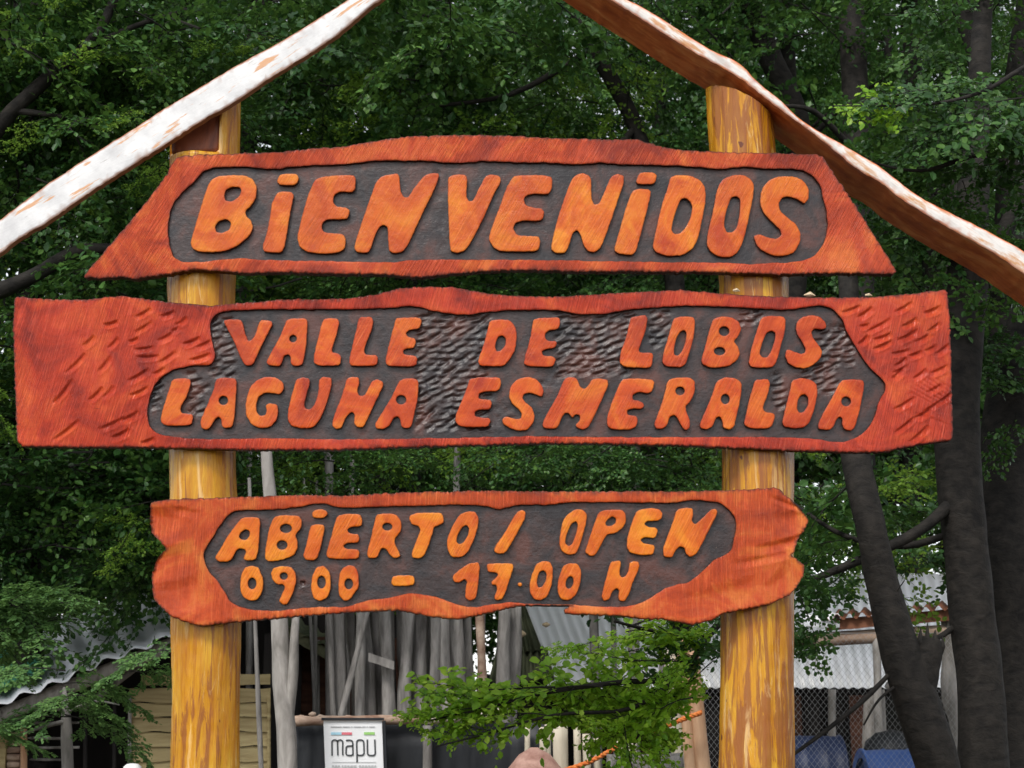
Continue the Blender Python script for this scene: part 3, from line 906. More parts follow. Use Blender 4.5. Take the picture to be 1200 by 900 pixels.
# knife nicks and dents scattered over the dark ground
dents = [(random.uniform(200, 970), random.uniform(190, 310), random.uniform(1.5, 5), random.uniform(0.8, 1.8), R(random.uniform(-60, 80)), 0.0015) for _ in range(70)]
dents += [(random.uniform(497, 524), random.uniform(190, 290), random.uniform(4, 9), random.uniform(1, 2.2), R(random.uniform(60, 120)), 0.003) for _ in range(26)]
dents3 = [(random.uniform(240, 860), random.uniform(590, 710), random.uniform(1.5, 5), random.uniform(0.8, 1.8), R(random.uniform(-60, 80)), 0.0015) for _ in range(60)]
dents3 += [(230 + 748 / 6, 585 + 595 / 6, 3.3, 3.3, 0, 0.008)]
# facets hewn on the lower board's ends
hew3 = [(180, 615, 40, 22, R(-5), 0.012), (185, 665, 42, 24, R(5), 0.010), (205, 700, 34, 20, R(10), 0.008), (215, 600, 22, 5, R(-12), 0.004),
        (925, 592, 26, 3.5, R(-20), 0.007), (918, 640, 32, 8, R(15), 0.008), (930, 612, 24, 14, R(10), 0.006), (925, 680, 26, 18, R(50), 0.006), (850, 700, 50, 16, R(15), 0.005), (900, 655, 40, 5, R(12), 0.006)]
hew1 = [(560, 175, 22, 1.2, R(-28), 0.003), (545, 170, 16, 1.0, R(-20), 0.003), (197, 223, 16, 1.0, R(-22), 0.004)]


def lumps(amp, scale, seed):
    def fn(v, d):
        return amp * vnoise(v, scale, seed) + amp * 0.4 * vnoise(v, scale * 3.1, seed + 4)
    return fn


def add(*fns):
    def fn(v, d):
        return sum(f(v, d) for f in fns)
    return fn


def make_board(outer, hole, glyphs, rim_mat, let_mat, rim_h, pan_h, label, words, fine_rim=None, fine_pan=None, relh=REL, gname='letter'):
    O = resample(chaikin(outer, 1, 0.08), 2.0)
    H = resample(chaikin(hole, 2), 2.2)
    H = H + (offset_in(H, 1) - H) * (vnoise(H, 0.12, 5.0) * 0.9)[:, None]
    c = O.mean(0)
    root = empty('carved_board', P(c[0], c[1], SIGN_Y + THICK), label, 'sign board', 'carved wooden boards of the gateway sign')
    yf = SIGN_Y - REL
    relief('plank', O, [H], yf, THICK + REL, relh + 0.004, 4.5, rim_mat, root, rim_h, 0.0022, 1.8, fine_rim, rough_px=0.9)
    Hb = resample(offset_in(H, -3.0), 4.0)
    relief('recessed_panel', Hb, [], yf + relh, 0.012, 0.012, 4.5, M['panel'], root, pan_h, 0.0, 1.5, fine_pan, rings=False, back=False, side_rings=1)
    for k, (ch, ox, oy, s, o, hs_) in enumerate(glyphs):
        oo = resample(chaikin(tile(ox, oy, pp(o), s), 1, 0.17), 1.6)
        oo = oo + (offset_in(oo, 1) - oo) * (vnoise(oo, 0.3, 2.0 + k) * 0.45)[:, None]
        hh = []
        for h in hs_:
            if h[0] == 'E':
                q = [float(a) for a in h.split()[1:]]
                hp = tile(ox, oy, ell(*q[:4], rot=(q[4] if len(q) > 4 else 0)), s)
                hh.append(resample(chaikin(hp, 1), 1.8))
            else:
                hh.append(resample(chaikin(tile(ox, oy, pp(h), s), 1, 0.17), 1.6))
        lo = relief('digit' if ch in '0123456789' else ('punctuation_mark' if ch in ('dash', 'dot', 'slash') else 'letter'), oo, hh, yf - 0.001 + random.uniform(-0.001, 0.001), relh + 0.006, relh + 0.006, 3.0, let_mat, root,
                    lumps(0.0008, 0.10, 11.0 + k), 0.0014, 1.3, None, rings=True, back=False, side_rings=2)
        lo['label'] = {'dash': 'orange carved dash', 'dot': 'small orange carved dot', 'slash': 'orange carved slash', 'i dot': 'orange dot over the carved letter i'}.get(ch, 'orange carved %s %s' % ('digit' if ch in '0123456789' else 'letter', ch))
    return root


board1 = make_board(O1, H1, G1, M['rim'], M['letter'], add(lumps(0.001, 0.05, 1.0), gouges(hew1)), add(lumps(0.0013, 0.06, 2.0), gouges(dents)),
                    'topmost carved red board reading BIENVENIDOS, with slanted ends', 'BIENVENIDOS')
board2 = make_board(O2, H2, G2, M['rim2'], M['letter2'], add(lumps(0.001, 0.045, 3.0), gouges(gl)), add(lumps(0.0013, 0.06, 4.0), gouges(sl_)),
                    'widest carved red board reading VALLE DE LOBOS LAGUNA ESMERALDA, between the other two', 'VALLE',
                    fine_rim=[(62, 252, 352, 521, 1.3), (985, 1112, 352, 521, 1.3)],
                    fine_pan=[(488, 575, 368, 510, 1.3), (652, 745, 362, 444, 1.3), (762, 785, 364, 414, 1.3), (866, 894, 360, 388, 1.3), (940, 1006, 382, 464, 1.3), (906, 925, 438, 486, 1.3), (248, 275, 372, 446, 1.3), (178, 194, 446, 488, 1.3), (222, 244, 436, 488, 1.3)])
board3 = make_board(O3, H3, G3, M['rim3'], M['letter3'], add(lumps(0.0011, 0.045, 6.0), gouges(hew3)), add(lumps(0.0013, 0.06, 7.0), gouges(dents3)),
                    'lowest and shortest carved board reading ABIERTO / OPEN 09.00 - 17.00 H, with hewn ends', 'ABIERTO',
                    fine_rim=[(176, 262, 583, 733, 2.2), (862, 950, 571, 720, 2.2)], fine_pan=[(347, 363, 677, 692, 0.9)])


# ------------------------------------------------------------------ gateway posts
def make_post(label, pts, mat, seed, notch=False, topcut=None):
    """pts: (px centre, py, half width px) down the trunk; axis depth PY"""
    PY = SIGN_Y + THICK + 0.125
    pts = sorted(pts, key=lambda q: q[1])
    ys = np.array([q[1] for q in pts]); xs = np.array([q[0] for q in pts]); ws = np.array([q[2] for q in pts])
    bot = P(xs[-1], ys[-1], PY)
    root = empty('gate_post', (bot.x, PY, 0.0), label, 'post', 'peeled trunk posts of the gateway')
    n = 72
    rows = []
    ztop = P(xs[0], ys[0], PY).z
    yy = np.linspace(ys[0], ys[-1], 230)
    vs, fs = [], []
    rws = [(P(np.interp(y, ys, xs), y, PY), np.interp(y, ys, ws)) for y in yy]
    last, lw = rws[-1]
    k = 1
    while last.z - 0.06 * k > -0.05:
        rws.append((Vector((last.x, PY, last.z - 0.06 * k)), lw + k * 0.05)); k += 1
    rws.append((Vector((last.x, PY, -0.15)), lw + 2))
    sc = PY / CP / F * 1.0
    for c, w in rws:
        r0 = w * sc * 1.0
        for j in range(n):
            t = 2 * math.pi * j / n
            d = Vector((math.cos(t), math.sin(t), 0))
            q = c + d * r0
            a = noise.noise(Vector((q.x * 9 + seed, q.y * 9, q.z * 1.6)))
            b = noise.noise(Vector((q.x * 40 + seed, q.y * 40, q.z * 3.2)))
            e = noise.noise(Vector((q.x * 90 + seed, q.y * 90, q.z * 26)))
            r = r0 + 0.008 * a + 0.0045 * b + 0.0012 * e
            v = c + d * r
            if notch and v.z > P(240, 186, PY).z - 0.01 and v.x < P(263, 150, PY).x:
                v.y = max(v.y, PY - 0.03 + 0.004 * b)          # the half of the trunk cut away for the slab
            if topcut is not None:
                zt = topcut(v.x)
                v.z = min(v.z, zt)
            vs.append(v)
    m = len(rws)
    for i in range(m - 1):
        for j in range(n):
            j2 = (j + 1) % n
            fs.append((i * n + j, (i + 1) * n + j, (i + 1) * n + j2, i * n + j2))
    fs.append(tuple(range(n)))
    mesh_obj('trunk', vs, fs, mat, root)
    return root


lt0, lt1 = P(204, 138, SIGN_Y + 0.165), P(283, 94, SIGN_Y + 0.165)
make_post('straight smooth yellow varnished post, left one of the two carrying the boards', [(244, 95, 39), (241, 150, 41), (238, 250, 40), (235.5, 340, 39.5), (236.5, 430, 38.5), (237.5, 560, 38), (242, 700, 38.5), (242, 750, 38.5), (241, 900, 38)], M['post_l'], 1.7, notch=True,
          topcut=lambda x: lt0.z + (lt1.z - lt0.z) * (x - lt0.x) / (lt1.x - lt0.x))
xl, xr = P(826, 105, SIGN_Y + 0.165), P(908, 148, SIGN_Y + 0.165)
make_post('post with brown bark strips, cut slanting on top, right one of the two', [(866, 95, 40), (868, 150, 40), (876, 250, 41), (883, 330, 41), (888, 540, 40), (887, 735, 40.5), (886, 900, 42)], M['post_r'], 8.3,
          topcut=lambda x: xl.z + (xr.z - xl.z) * min(max((x - xl.x) / (xr.x - xl.x), -0.2), 1.2) ** 1.0)
nf = MB()
pA, pB = P(204, 186, SIGN_Y + 0.118), P(262, 186, SIGN_Y + 0.118)
pC, pD = P(262, 112, SIGN_Y + 0.118), P(204, 145, SIGN_Y + 0.118)
vs_ = []
for v_ in range(9):
    for u_ in range(9):
        a_ = (pA * (1 - u_ / 8) + pB * (u_ / 8)) * (1 - v_ / 8) + (pD * (1 - u_ / 8) + pC * (u_ / 8)) * (v_ / 8)
        vs_.append(a_ + Vector((0, 0.006 * noise.noise(a_ * 30), 0)))
fs_ = [(v_ * 9 + u_, v_ * 9 + u_ + 1, (v_ + 1) * 9 + u_ + 1, (v_ + 1) * 9 + u_) for v_ in range(8) for u_ in range(8)]
no = mesh_obj('notched_face', vs_, fs_, M['notch'], bpy.data.objects['gate_post'])
md_ = no.modifiers.new('s', 'SOLIDIFY'); md_.thickness = -0.05
# the sawn ledge left in the notch of the left post
nb = MB()
nb.tube([P(212, 177, SIGN_Y + 0.105), P(222, 174, SIGN_Y + 0.10), P(236, 176, SIGN_Y + 0.10), P(250, 174, SIGN_Y + 0.10), P(259, 178, SIGN_Y + 0.105)], [0.008, 0.017, 0.014, 0.018, 0.006], 10, 0.7, 45, 4.0, sub=6)
nb.build('sawn_ledge', M['log'], bpy.data.objects['gate_post'])


# ------------------------------------------------------------------ the two roof slabs
def slab(name, label, front_poly, y_front, depth, mat, holes=()):
    O = resample(chaikin(front_poly, 1), 5.0)
    c = O.mean(0)
    root = empty(name, P(c[0], c[1], y_front + depth / 2), label, 'roof slab', 'sloping slabs of the gateway roof')
    relief('slab', O, [], y_front, depth, depth, 7.0, mat, root, lumps(0.0025, 0.012, 9.0), 0.004, 2.5, None, rough_px=0.5, back=True, side_rings=8)
    return root


LB = pp("-150,355 -60,298 0,258 50,220 90,193 147,157 200,123 260,87 293,68 333,47 400,5 440,-22 500,-62 575,-118 580,-78 500,-35 443,0 400,37 367,60 317,90 277,118 233,143 187,173 133,207 97,230 60,257 20,280 0,297 -60,338 -150,395")
slab('roof_slab', 'bleached white slab rising from the left edge, over the left post', LB, SIGN_Y - 0.02, 0.035, M['bleached'])
RB = pp("1350,412 1270,345 1200,293 1133,259 1073,229 1033,196 983,167 940,143 910,113 887,96 867,73 833,59 800,38 760,12 720,-8 660,-52 583,-112 583,-90 640,-50 700,-10 740,14 800,53 867,90 900,117 960,161 1007,200 1033,213 1053,231 1100,260 1167,297 1200,320 1270,368 1350,430")
slab('roof_slab', 'slab falling to the right edge, white on its edge and red brown underneath', RB, SIGN_Y + 0.01, 0.26, M['slab'])


# ------------------------------------------------------------------ leafy boughs (meshes shared by the trees)
def leaf_batch(cs, ds, ns, ls, rich):
    """leaves at base points cs, along ds, facing ns, length ls"""
    cs, ds, ns = np.asarray(cs), np.asarray(ds), np.asarray(ns)
    ls = np.asarray(ls)[:, None]
    ds = ds / np.linalg.norm(ds, axis=1, keepdims=True)
    b = np.cross(ds, ns)
    b /= np.maximum(np.linalg.norm(b, axis=1, keepdims=True), 1e-6)
    nn = np.cross(b, ds)
    if rich:
        w = 0.36
        prof = [(0, 0, 0), (0.3, w * 0.92, 0.05), (0.68, w * 0.85, 0.06), (1.0, 0, -0.04), (0.68, -w * 0.85, 0.06), (0.3, -w * 0.92, 0.05)]
        faces = [(0, 1, 2, 3), (0, 3, 4, 5)]
    else:
        prof = [(0, 0, 0), (0.5, 0.36, 0.06), (1.0, 0, -0.03), (0.5, -0.36, 0.06)]
        faces = [(0, 1, 2), (0, 2, 3)]
    V = np.stack([cs + ds * ls * p[0] + b * ls * p[1] + nn * ls * p[2] for p in prof], 1)
    k = len(prof)
    F = []
    for i in range(len(cs)):
        for f in faces:
            F.append([i * k + j for j in f])
    return V.reshape(-1, 3), F


def bough_mesh(name, seed, length=1.2, ntwig=16, leaf=0.034, rich=True, flat=0.35, droop=0.25, mat='leaf', spacing=0.022, fan=0.42, stem_r=0.007):
    r = np.random.default_rng(seed)
    cs, ds, ns, ls = [], [], [], []
    stem = []
    for i in range(9):
        t = i / 8
        stem.append(np.array([t * length, 0.10 * length * math.sin(t * 3 + seed), -droop * length * t * t + 0.05 * length * math.sin(5 * t + seed)]))
    stem = np.array(stem)

    def along(path, t):
        f = t * (len(path) - 1)
        i = min(int(f), len(path) - 2)
        return path[i] * (1 - (f - i)) + path[i + 1] * (f - i), path[i + 1] - path[i]

    mb = MB()
    mb.tube(stem, [stem_r * (1 - 0.75 * i / 8) for i in range(9)], 5, caps=False)
    twigs = []
    for k in range(ntwig):
        t = 0.12 + 0.86 * (k + 0.5) / ntwig
        p, d = along(stem, t)
        d = d / np.linalg.norm(d)
        sidev = np.array([-d[1], d[0], 0.0])
        sgn = 1 if k % 2 else -1
        ang = R(r.uniform(38, 68))
        L = length * fan * (1.0 - 0.72 * t) * r.uniform(0.7, 1.25) + 0.06
        dd = d * math.cos(ang) + sidev * sgn * math.sin(ang) + np.array([0, 0, r.normal(0, flat * 0.5)])
        pth = [p]
        for j in range(1, 5):
            dd = dd + np.array([r.normal(0, 0.10), r.normal(0, 0.10), r.normal(-0.05, 0.10)])
            dd /= np.linalg.norm(dd)
            pth.append(pth[-1] + dd * L / 4)
        pth = np.array(pth)
        twigs.append((pth, L))
        mb.tube(pth, [stem_r * 0.4, stem_r * 0.33, stem_r * 0.27, stem_r * 0.2, stem_r * 0.12], 3, caps=False)
        if L > 0.22:
            for q in (0.35, 0.6, 0.8):
                p2, d2 = along(pth, q)
                d2 = d2 / np.linalg.norm(d2)
                s2 = np.array([-d2[1], d2[0], 0]) * r.choice([-1, 1])
                dd2 = d2 * 0.7 + s2 * 0.7 + np.array([0, 0, r.normal(0, flat)])
                L2 = L * r.uniform(0.25, 0.45)
                twigs.append((np.array([p2, p2 + dd2 * L2 * 0.5, p2 + dd2 * L2 + np.array([0, 0, -0.02])]), L2))
    twigs.append((stem[4:], length * 0.5))
    for pth, L in twigs:
        n = max(3, int(L / spacing))
        for i in range(n):
            t = (i + r.uniform(0.1, 0.9)) / n
            p, d = along(pth, min(t, 0.999))
            d = d / max(np.linalg.norm(d), 1e-6)
            s = np.array([-d[1], d[0], 0.0]) * (1 if i % 2 else -1)
            dd = d * r.uniform(0.3, 1.0) + s * r.uniform(0.5, 1.1) + np.array([0, 0, r.normal(-0.12, flat)])
            cs.append(p + r.normal(0, 0.004, 3))
            ds.append(dd)
            nv = np.array([r.normal(0, flat), r.normal(0, flat), 1.0])
            ns.append(nv)
            ls.append(leaf * r.uniform(0.5, 1.3))
    V, Fc = leaf_batch(cs, ds, ns, ls, rich)
    nst = len(mb.v)
    me = bpy.data.meshes.new(name)
    me.from_pydata([tuple(v) for v in mb.v] + V.tolist(), [], list(mb.f) + [[i + nst for i in f] for f in Fc])
    me.materials.append(M['bark_far'])
    me.materials.append(M[mat])
    mi = np.zeros(len(me.polygons), dtype=np.int32)
    mi[len(mb.f):] = 1
    me.polygons.foreach_set('material_index', mi)
    me.update()
    return me


BOUGH = {
    'mid': [bough_mesh('leafy_bough', 10 + i, 1.1, 18, 0.045, True, 0.45, 0.20, 'leaf', 0.024) for i in range(4)],
    'near': [bough_mesh('leafy_bough', 20 + i, 0.9, 15, 0.072, True, 0.40, 0.16, 'leaf_fresh', 0.032) for i in range(3)],
    'shade': [bough_mesh('leafy_bough', 60 + i, 0.9, 15, 0.066, True, 0.42, 0.14, 'leaf', 0.030) for i in range(3)],
    'bright': [bough_mesh('leafy_bough', 70 + i, 1.1, 16, 0.050, True, 0.45, 0.20, 'leaf_sun_painted', 0.030) for i in range(3)],
    'soft': [bough_mesh('leafy_bough', 30 + i, 0.9, 24, 0.042, True, 0.16, 0.25, 'leaf_soft', 0.013, 0.40) for i in range(3)],
    'far': [bough_mesh('leafy_bough', 40 + i, 2.4, 24, 0.075, False, 0.5, 0.25, 'leaf_far', 0.040, 0.45, 0.014) for i in range(4)],
    'fardark': [bough_mesh('leafy_bough', 50 + i, 2.4, 24, 0.085, False, 0.5, 0.25, 'leaf', 0.036, 0.45, 0.014) for i in range(3)],
}
_used = {}


def put_bough(tree, kind, pos, yaw, pitch, roll, sc):
    """one leafy bough: a child of its tree, mesh data shared"""
    me = random.choice(BOUGH[kind])
    o = bpy.data.objects.new('leafy_bough', me)
    COL.objects.link(o)
    o.parent = tree
    o.location = Vector(pos) - tree.location
    o.rotation_euler = (roll, pitch, yaw)
    o.scale = (sc, sc, sc)
    return o


def tree(label, trunk, limbs=(), bark='bark', amp=0.10, group=None, name='beech_tree', n=16):
    """trunk: list of (px, py, Y, half width px), top to bottom; limbs: lists of the same"""
    t = trunk[-1]
    b = P(t[0], t[1], t[2])
    gz = ground_z(b.x, b.y)
    root = empty(name, (b.x, b.y, gz), label, 'tree', group)

    def world_pts(L):
        pts = [P(a, b_, c) for a, b_, c, d in L]
        rad = [d * c / F for a, b_, c, d in L]
        return pts, rad
    pts, rad = world_pts(trunk)
    if pts[-1].z > gz:
        pts.append(Vector((pts[-1].x, pts[-1].y, gz - 0.1)))
        rad.append(rad[-1] * 1.15)
    mb = MB()
    mb.tube(pts, rad, n, amp, 5.0, random.random() * 50, sub=8)
    mb.build('trunk', M[bark], root)
    for L in limbs:
        pts, rad = world_pts(L)
        m2 = MB()
        m2.tube(pts, rad, 8, amp, 8.0, random.random() * 50, sub=5)
        m2.build('branch', M[bark], root)
    return root


def fill(root, kind, px0, px1, py0, py1, y0, y1, n, sc=1.0, yaw=None, tilt=18):
    for _ in range(n):
        Y = random.uniform(y0, y1)
        p = P(random.uniform(px0, px1), random.uniform(py0, py1), Y)
        yw = random.uniform(0, 2 * math.pi) if yaw is None else R(random.gauss(yaw[0], yaw[1]))
        s_ = sc * random.uniform(0.75, 1.25)
        # the bough's middle, not its base, sits on the chosen point
        d = Vector((math.cos(yw), math.sin(yw), 0)) * 0.5 * s_ * (2.2 if kind.startswith('far') else 1.0)
        put_bough(root, kind, p - d, yw, R(random.gauss(4, tilt)), R(random.gauss(0, tilt)), s_)


# ---- trees on the left, behind the sign
tl = tree('broad leafy tree filling the upper left corner, with dark arching limbs',
          [(-140, -700, 9.4, 22), (-150, -200, 9.3, 30), (-170, 300, 9.2, 36), (-160, 950, 9.2, 44)],
          [[(-150, 250, 9.0, 14), (-40, 190, 8.7, 11), (15, 130, 8.6, 9.5), (60, 88, 8.6, 8.5), (98, 58, 8.5, 7.5), (125, 20, 8.5, 6), (150, -50, 8.5, 5)],
           [(-160, 400, 9.1, 14), (-40, 355, 8.8, 12), (30, 328, 8.7, 10), (90, 295, 8.7, 8), (140, 288, 8.7, 5), (210, 260, 8.8, 3)],
           [(98, 58, 8.5, 5), (160, 30, 8.6, 3.5), (240, 5, 8.8, 2.5)], [(15, 130, 8.6, 5), (60, 135, 8.6, 3.5), (130, 150, 8.7, 2.5)],
           [(-40, -60, 8.8, 7), (20, 10, 8.8, 5), (60, 60, 8.8, 3)]])
fill(tl, 'mid', -120, 330, -140, 120, 8.4, 9.8, 60)
fill(tl, 'mid', -120, 200, 100, 340, 8.6, 9.8, 30)
tl2 = tree('dark green tree behind the left ends of the boards, foliage down to the hut roof',
           [(60, -300, 10.8, 10), (40, 200, 10.8, 14), (30, 600, 10.8, 17), (40, 950, 10.8, 19)],
           [[(35, 500, 10.8, 9), (100, 420, 10.4, 6), (190, 380, 10.2, 3)], [(38, 560, 10.8, 8), (-30, 500, 10.4, 5), (-100, 470, 10.2, 3)]])
fill(tl2, 'mid', -120, 300, 300, 560, 9.8, 11.2, 44, 1.15)
fill(tl2, 'mid', -120, 210, 525, 655, 9.6, 10.8, 56, 0.95)
tc = tree('shady tree behind the middle of the top board, with a slanting dark trunk',
          [(640, -80, 12.0, 8), (680, 30, 12.0, 9), (745, 150, 12.0, 10), (790, 330, 12.0, 12), (800, 600, 12.0, 13), (790, 950, 12, 15)],
          [[(690, 60, 12, 5), (600, 110, 11.6, 3.5), (500, 125, 11.4, 2)], [(745, 150, 12, 5), (690, 200, 11.6, 3), (620, 215, 11.5, 2)], [(780, 300, 12, 4), (860, 240, 11.8, 3), (930, 220, 11.6, 2)]])
fill(tc, 'mid', 330, 900, -160, 60, 10.6, 12.4, 50, 1.15)
fill(tc, 'shade', 380, 700, -60, 60, 8.6, 9.4, 12, 0.8)
fill(tc, 'mid', 300, 850, 0, 300, 12.5, 13.5, 20, 1.1)
fill(tc, 'mid', 300, 800, 60, 340, 11.4, 13.0, 34, 1.15)
fill(tc, 'mid', 560, 850, 500, 590, 10.8, 12.2, 16, 1.0)
tb = tree('thin tree between the posts, its low leaves hanging under the middle board',
          [(470, 100, 12.6, 6), (455, 400, 12.6, 8), (450, 620, 12.6, 9), (462, 950, 12.6, 10)],
          [[(452, 500, 12.6, 4), (380, 440, 12.2, 3), (320, 430, 12, 2)], [(452, 540, 12.6, 4), (540, 490, 12.2, 3), (620, 480, 12, 2)]])
fill(tb, 'mid', 280, 640, 330, 560, 11.6, 13.2, 26, 1.05)
fill(tb, 'far', 280, 850, 470, 600, 14.5, 16, 7, 0.5)

fill(tl, 'bright', -60, 50, -30, 110, 8.9, 9.6, 8, 0.6)
fill(tl, 'bright', 80, 240, 90, 180, 9.0, 9.6, 6, 0.5)
for (x, y, s_) in [(5, 15, .4), (30, 52, .42), (60, 10, .35), (120, 60, .4), (175, 62, .38), (235, 52, .4), (300, 35, .38), (150, 118, .35), (130, 150, .33), (40, 145, .35), (170, 190, .3), (250, 190, .3)]:
    fill(tl, 'bright', x - 8, x + 8, y - 5, y + 5, 8.35, 8.6, 1, s_, tilt=20)
fill(tl2, 'bright', 90, 160, 590, 650, 9.3, 9.5, 3, 0.35)
fill(tl2, 'bright', -30, 20, 400, 500, 9.0, 9.6, 4, 0.5)
fill(tl, 'bright', 20, 280, 0, 330, 9.9, 10.9, 16, 0.7)
fill(tl2, 'bright', -40, 200, 290, 420, 10.9, 11.8, 12, 0.8)
fill(tc, 'bright', 380, 820, 20, 160, 11.6, 13.0, 18, 0.7)
fill(tc, 'bright', 560, 860, 510, 590, 11.6, 12.6, 8, 0.8)
fill(tb, 'bright', 290, 600, 500, 590, 11.0, 12.6, 10, 0.7)
fill(tb, 'mid', 290, 850, 505, 575, 9.5, 10.1, 26, 0.6)

# ---- trees on the right
tr = tree('thick dark trunk crossing the right end of the middle board, foremost of the right-hand grove',
          [(1168, -260, 8.4, 8), (1148, 80, 8.2, 13), (1133, 330, 8.0, 25), (1122, 470, 8.0, 27), (1125, 570, 8.0, 25), (1138, 700, 8.0, 26), (1148, 800, 8.0, 26), (1158, 980, 8.0, 30)],
          [[(1128, 575, 8.0, 8), (1080, 620, 7.9, 6.5), (1010, 655, 7.9, 5.5), (950, 680, 7.9, 4), (880, 705, 8.0, 3)],
           [(1128, 620, 8, 5), (1060, 640, 8.1, 4), (990, 628, 8.2, 3), (930, 590, 8.3, 2)],
           [(1130, 380, 8, 14), (1170, 290, 8.1, 11), (1215, 180, 8.2, 9)],
           [(1118, 735, 8.0, 4), (1098, 748, 7.9, 3.2), (1082, 752, 7.7, 2)]], amp=0.14, n=24)
fill(tr, 'shade', 930, 1110, 560, 640, 8.4, 10.2, 9, 0.75)
fill(tr, 'shade', 935, 1000, 650, 690, 7.9, 8.6, 3, 0.45)
fill(tr, 'shade', 1060, 1250, 600, 690, 9.0, 10.4, 5, 0.7)
fill(tr, 'bright', 930, 1110, 540, 650, 9.8, 11.2, 9, 0.7)
tr2 = tree('straight dark trunk cut by the right edge of the photo below the slab',
           [(1250, -100, 8.8, 14), (1215, 300, 8.7, 22), (1182, 480, 8.6, 29), (1180, 640, 8.6, 28), (1188, 780, 8.6, 30), (1196, 980, 8.6, 34)], [], amp=0.14, n=24)
fill(tr2, 'shade', 1130, 1240, 320, 640, 8.0, 8.4, 8, 0.5, tilt=25)
fill(tr2, 'shade', 1060, 1200, -30, 70, 7.8, 8.4, 6, 0.55, tilt=25)
lean = tree('leaning dark trunk with a splintered broken fork beside the blue barrel',
            [(985, 200, 7.9, 9), (998, 400, 7.7, 13), (1003, 530, 7.6, 17), (1019, 610, 7.5, 18), (1036, 690, 7.5, 19), (1056, 765, 7.5, 23), (1078, 830, 7.5, 24), (1100, 905, 7.5, 26), (1118, 1000, 7.5, 30)],
            [[(1050, 782, 7.5, 3), (1010, 822, 7.45, 3), (960, 862, 7.4, 2.4), (900, 905, 7.4, 1.6)], [(1056, 800, 7.5, 2.4), (1030, 820, 7.4, 1.6), (1012, 850, 7.4, 1.0)],
             [(1040, 735, 7.5, 1.4), (1048, 700, 7.45, 1.0), (1060, 680, 7.4, 0.6)]], amp=0.12, n=20)
# the torn fork with its splinters
fk = MB()
fk.tube([P(1072, 830, 7.5), P(1080, 790, 7.5), P(1088, 762, 7.5), P(1091, 748, 7.5)], [0.085, 0.075, 0.062, 0.05], 12, 0.15, 9, 3.0, sub=4)
for (x, y, w) in [(1079, 736, 7), (1087, 730, 5), (1096, 738, 7), (1105, 746, 5), (1071, 752, 5)]:
    fk.tube([P(x - (x - 1088) * 0.3, 768, 7.5), P(x, (y + 768) / 2, 7.48), P(x, y, 7.5)], [w * 7.5 / F, w * 0.7 * 7.5 / F, 0.002], 5)
fk.build('broken_fork', M['bark'], lean)

up = [((852, -60), (900, 60), (938, 175), (920, 430), 15, 11.5, 'slanting dark trunk just right of the right post top'),
      ((918, -60), (925, 120), (930, 300), (900, 560), 10, 12.5, 'slim dark trunk behind the falling slab, second in the dark grove'),
      ((995, -60), (1003, 120), (1008, 300), (1006, 520), 17, 11.0, 'broad upright dark trunk above the falling slab'),
      ((1066, -60), (1070, 120), (1092, 300), (1128, 560), 13, 12.0, 'medium dark trunk behind the leafy branch, upper right'),
      ((1100, -60), (1150, 100), (1120, 250), (1128, 520), 13, 10.4, 'bent dark trunk curving behind the leafy branch'),
      ((1215, -60), (1190, 120), (1180, 300), (1172, 560), 17, 11.8, 'dark trunk at the right edge above the falling slab')]
for i, (a, b, c, d, w, Y, lab) in enumerate(up):
    t = tree(lab, [(a[0], a[1], Y, w * 0.85), (b[0], b[1], Y, w), (c[0], c[1], Y, w), (d[0], d[1], Y, w * 1.05)] + ([(1030, 660, Y, w), (1062, 790, Y, w), (1108, 980, Y, w * 1.2)] if i == 2 else [(888 if i < 2 else 1140 if i < 5 else 1190, 640, Y, w), (885 if i < 2 else 1155 if i < 5 else 1195, 980, Y, w * 1.1)]),
             [[(b[0], b[1] + 60, Y, w * 0.3), (b[0] + (50 if i % 2 else -50), b[1] + 10, Y - 0.3, w * 0.2), (b[0] + (110 if i % 2 else -100), b[1] + 5, Y - 0.4, w * 0.1)],
              [(c[0], c[1], Y, w * 0.3), (c[0] + (-50 if i % 2 else 50), c[1] - 50, Y - 0.3, w * 0.2), (c[0] + (-110 if i % 2 else 110), c[1] - 90, Y - 0.4, w * 0.1)]],
             group='dark trunks of the grove on the right')
    fill(t, 'mid', a[0] - 130, a[0] + 130, -200, 30, Y - 0.6, Y + 0.8, 7, 1.1)
    fill(t, 'mid', c[0] - 120, c[0] + 120, 180, 540, Y + 0.2, Y + 1.5, 6, 1.0)
    fill(t, 'mid', c[0] - 130, c[0] + 130, -60, 330, Y + 0.8, Y + 2.0, 7, 1.1)

tbr = tree('tree outside the right edge whose leafy branch reaches in over the falling slab',
           [(1330, -300, 7.4, 20), (1310, 200, 7.3, 24), (1320, 950, 7.3, 30)],
           [[(1310, 40, 7.3, 6), (1245, 55, 7.1, 4.5), (1195, 82, 7.0, 3), (1150, 108, 6.95, 2.4), (1090, 122, 6.9, 1.8), (1020, 124, 6.9, 1.2), (975, 124, 6.9, 0.7)],
            [(1310, 180, 7.3, 7), (1230, 170, 7.15, 5), (1150, 180, 7.1, 3.5), (1080, 200, 7.1, 2.2), (1020, 190, 7.1, 1.2)]])
for (x, y, Y, yw, pt, s_) in [(1195, 85, 7.0, 178, 6, 0.50), (1150, 108, 6.95, 183, 0, 0.62), (1090, 122, 6.9, 180, 0, 0.45), (1210, 115, 7.0, 190, 12, 0.7), (1160, 130, 7.0, 165, 14, 0.6)]:
    put_bough(tbr, 'near' if x in (1090,) else 'shade', P(x, y, Y), R(yw), R(pt), R(random.uniform(-55, -25)), s_)
fill(tbr, 'shade', 1000, 1230, 120, 230, 7.0, 7.9, 17, 0.5, tilt=24)
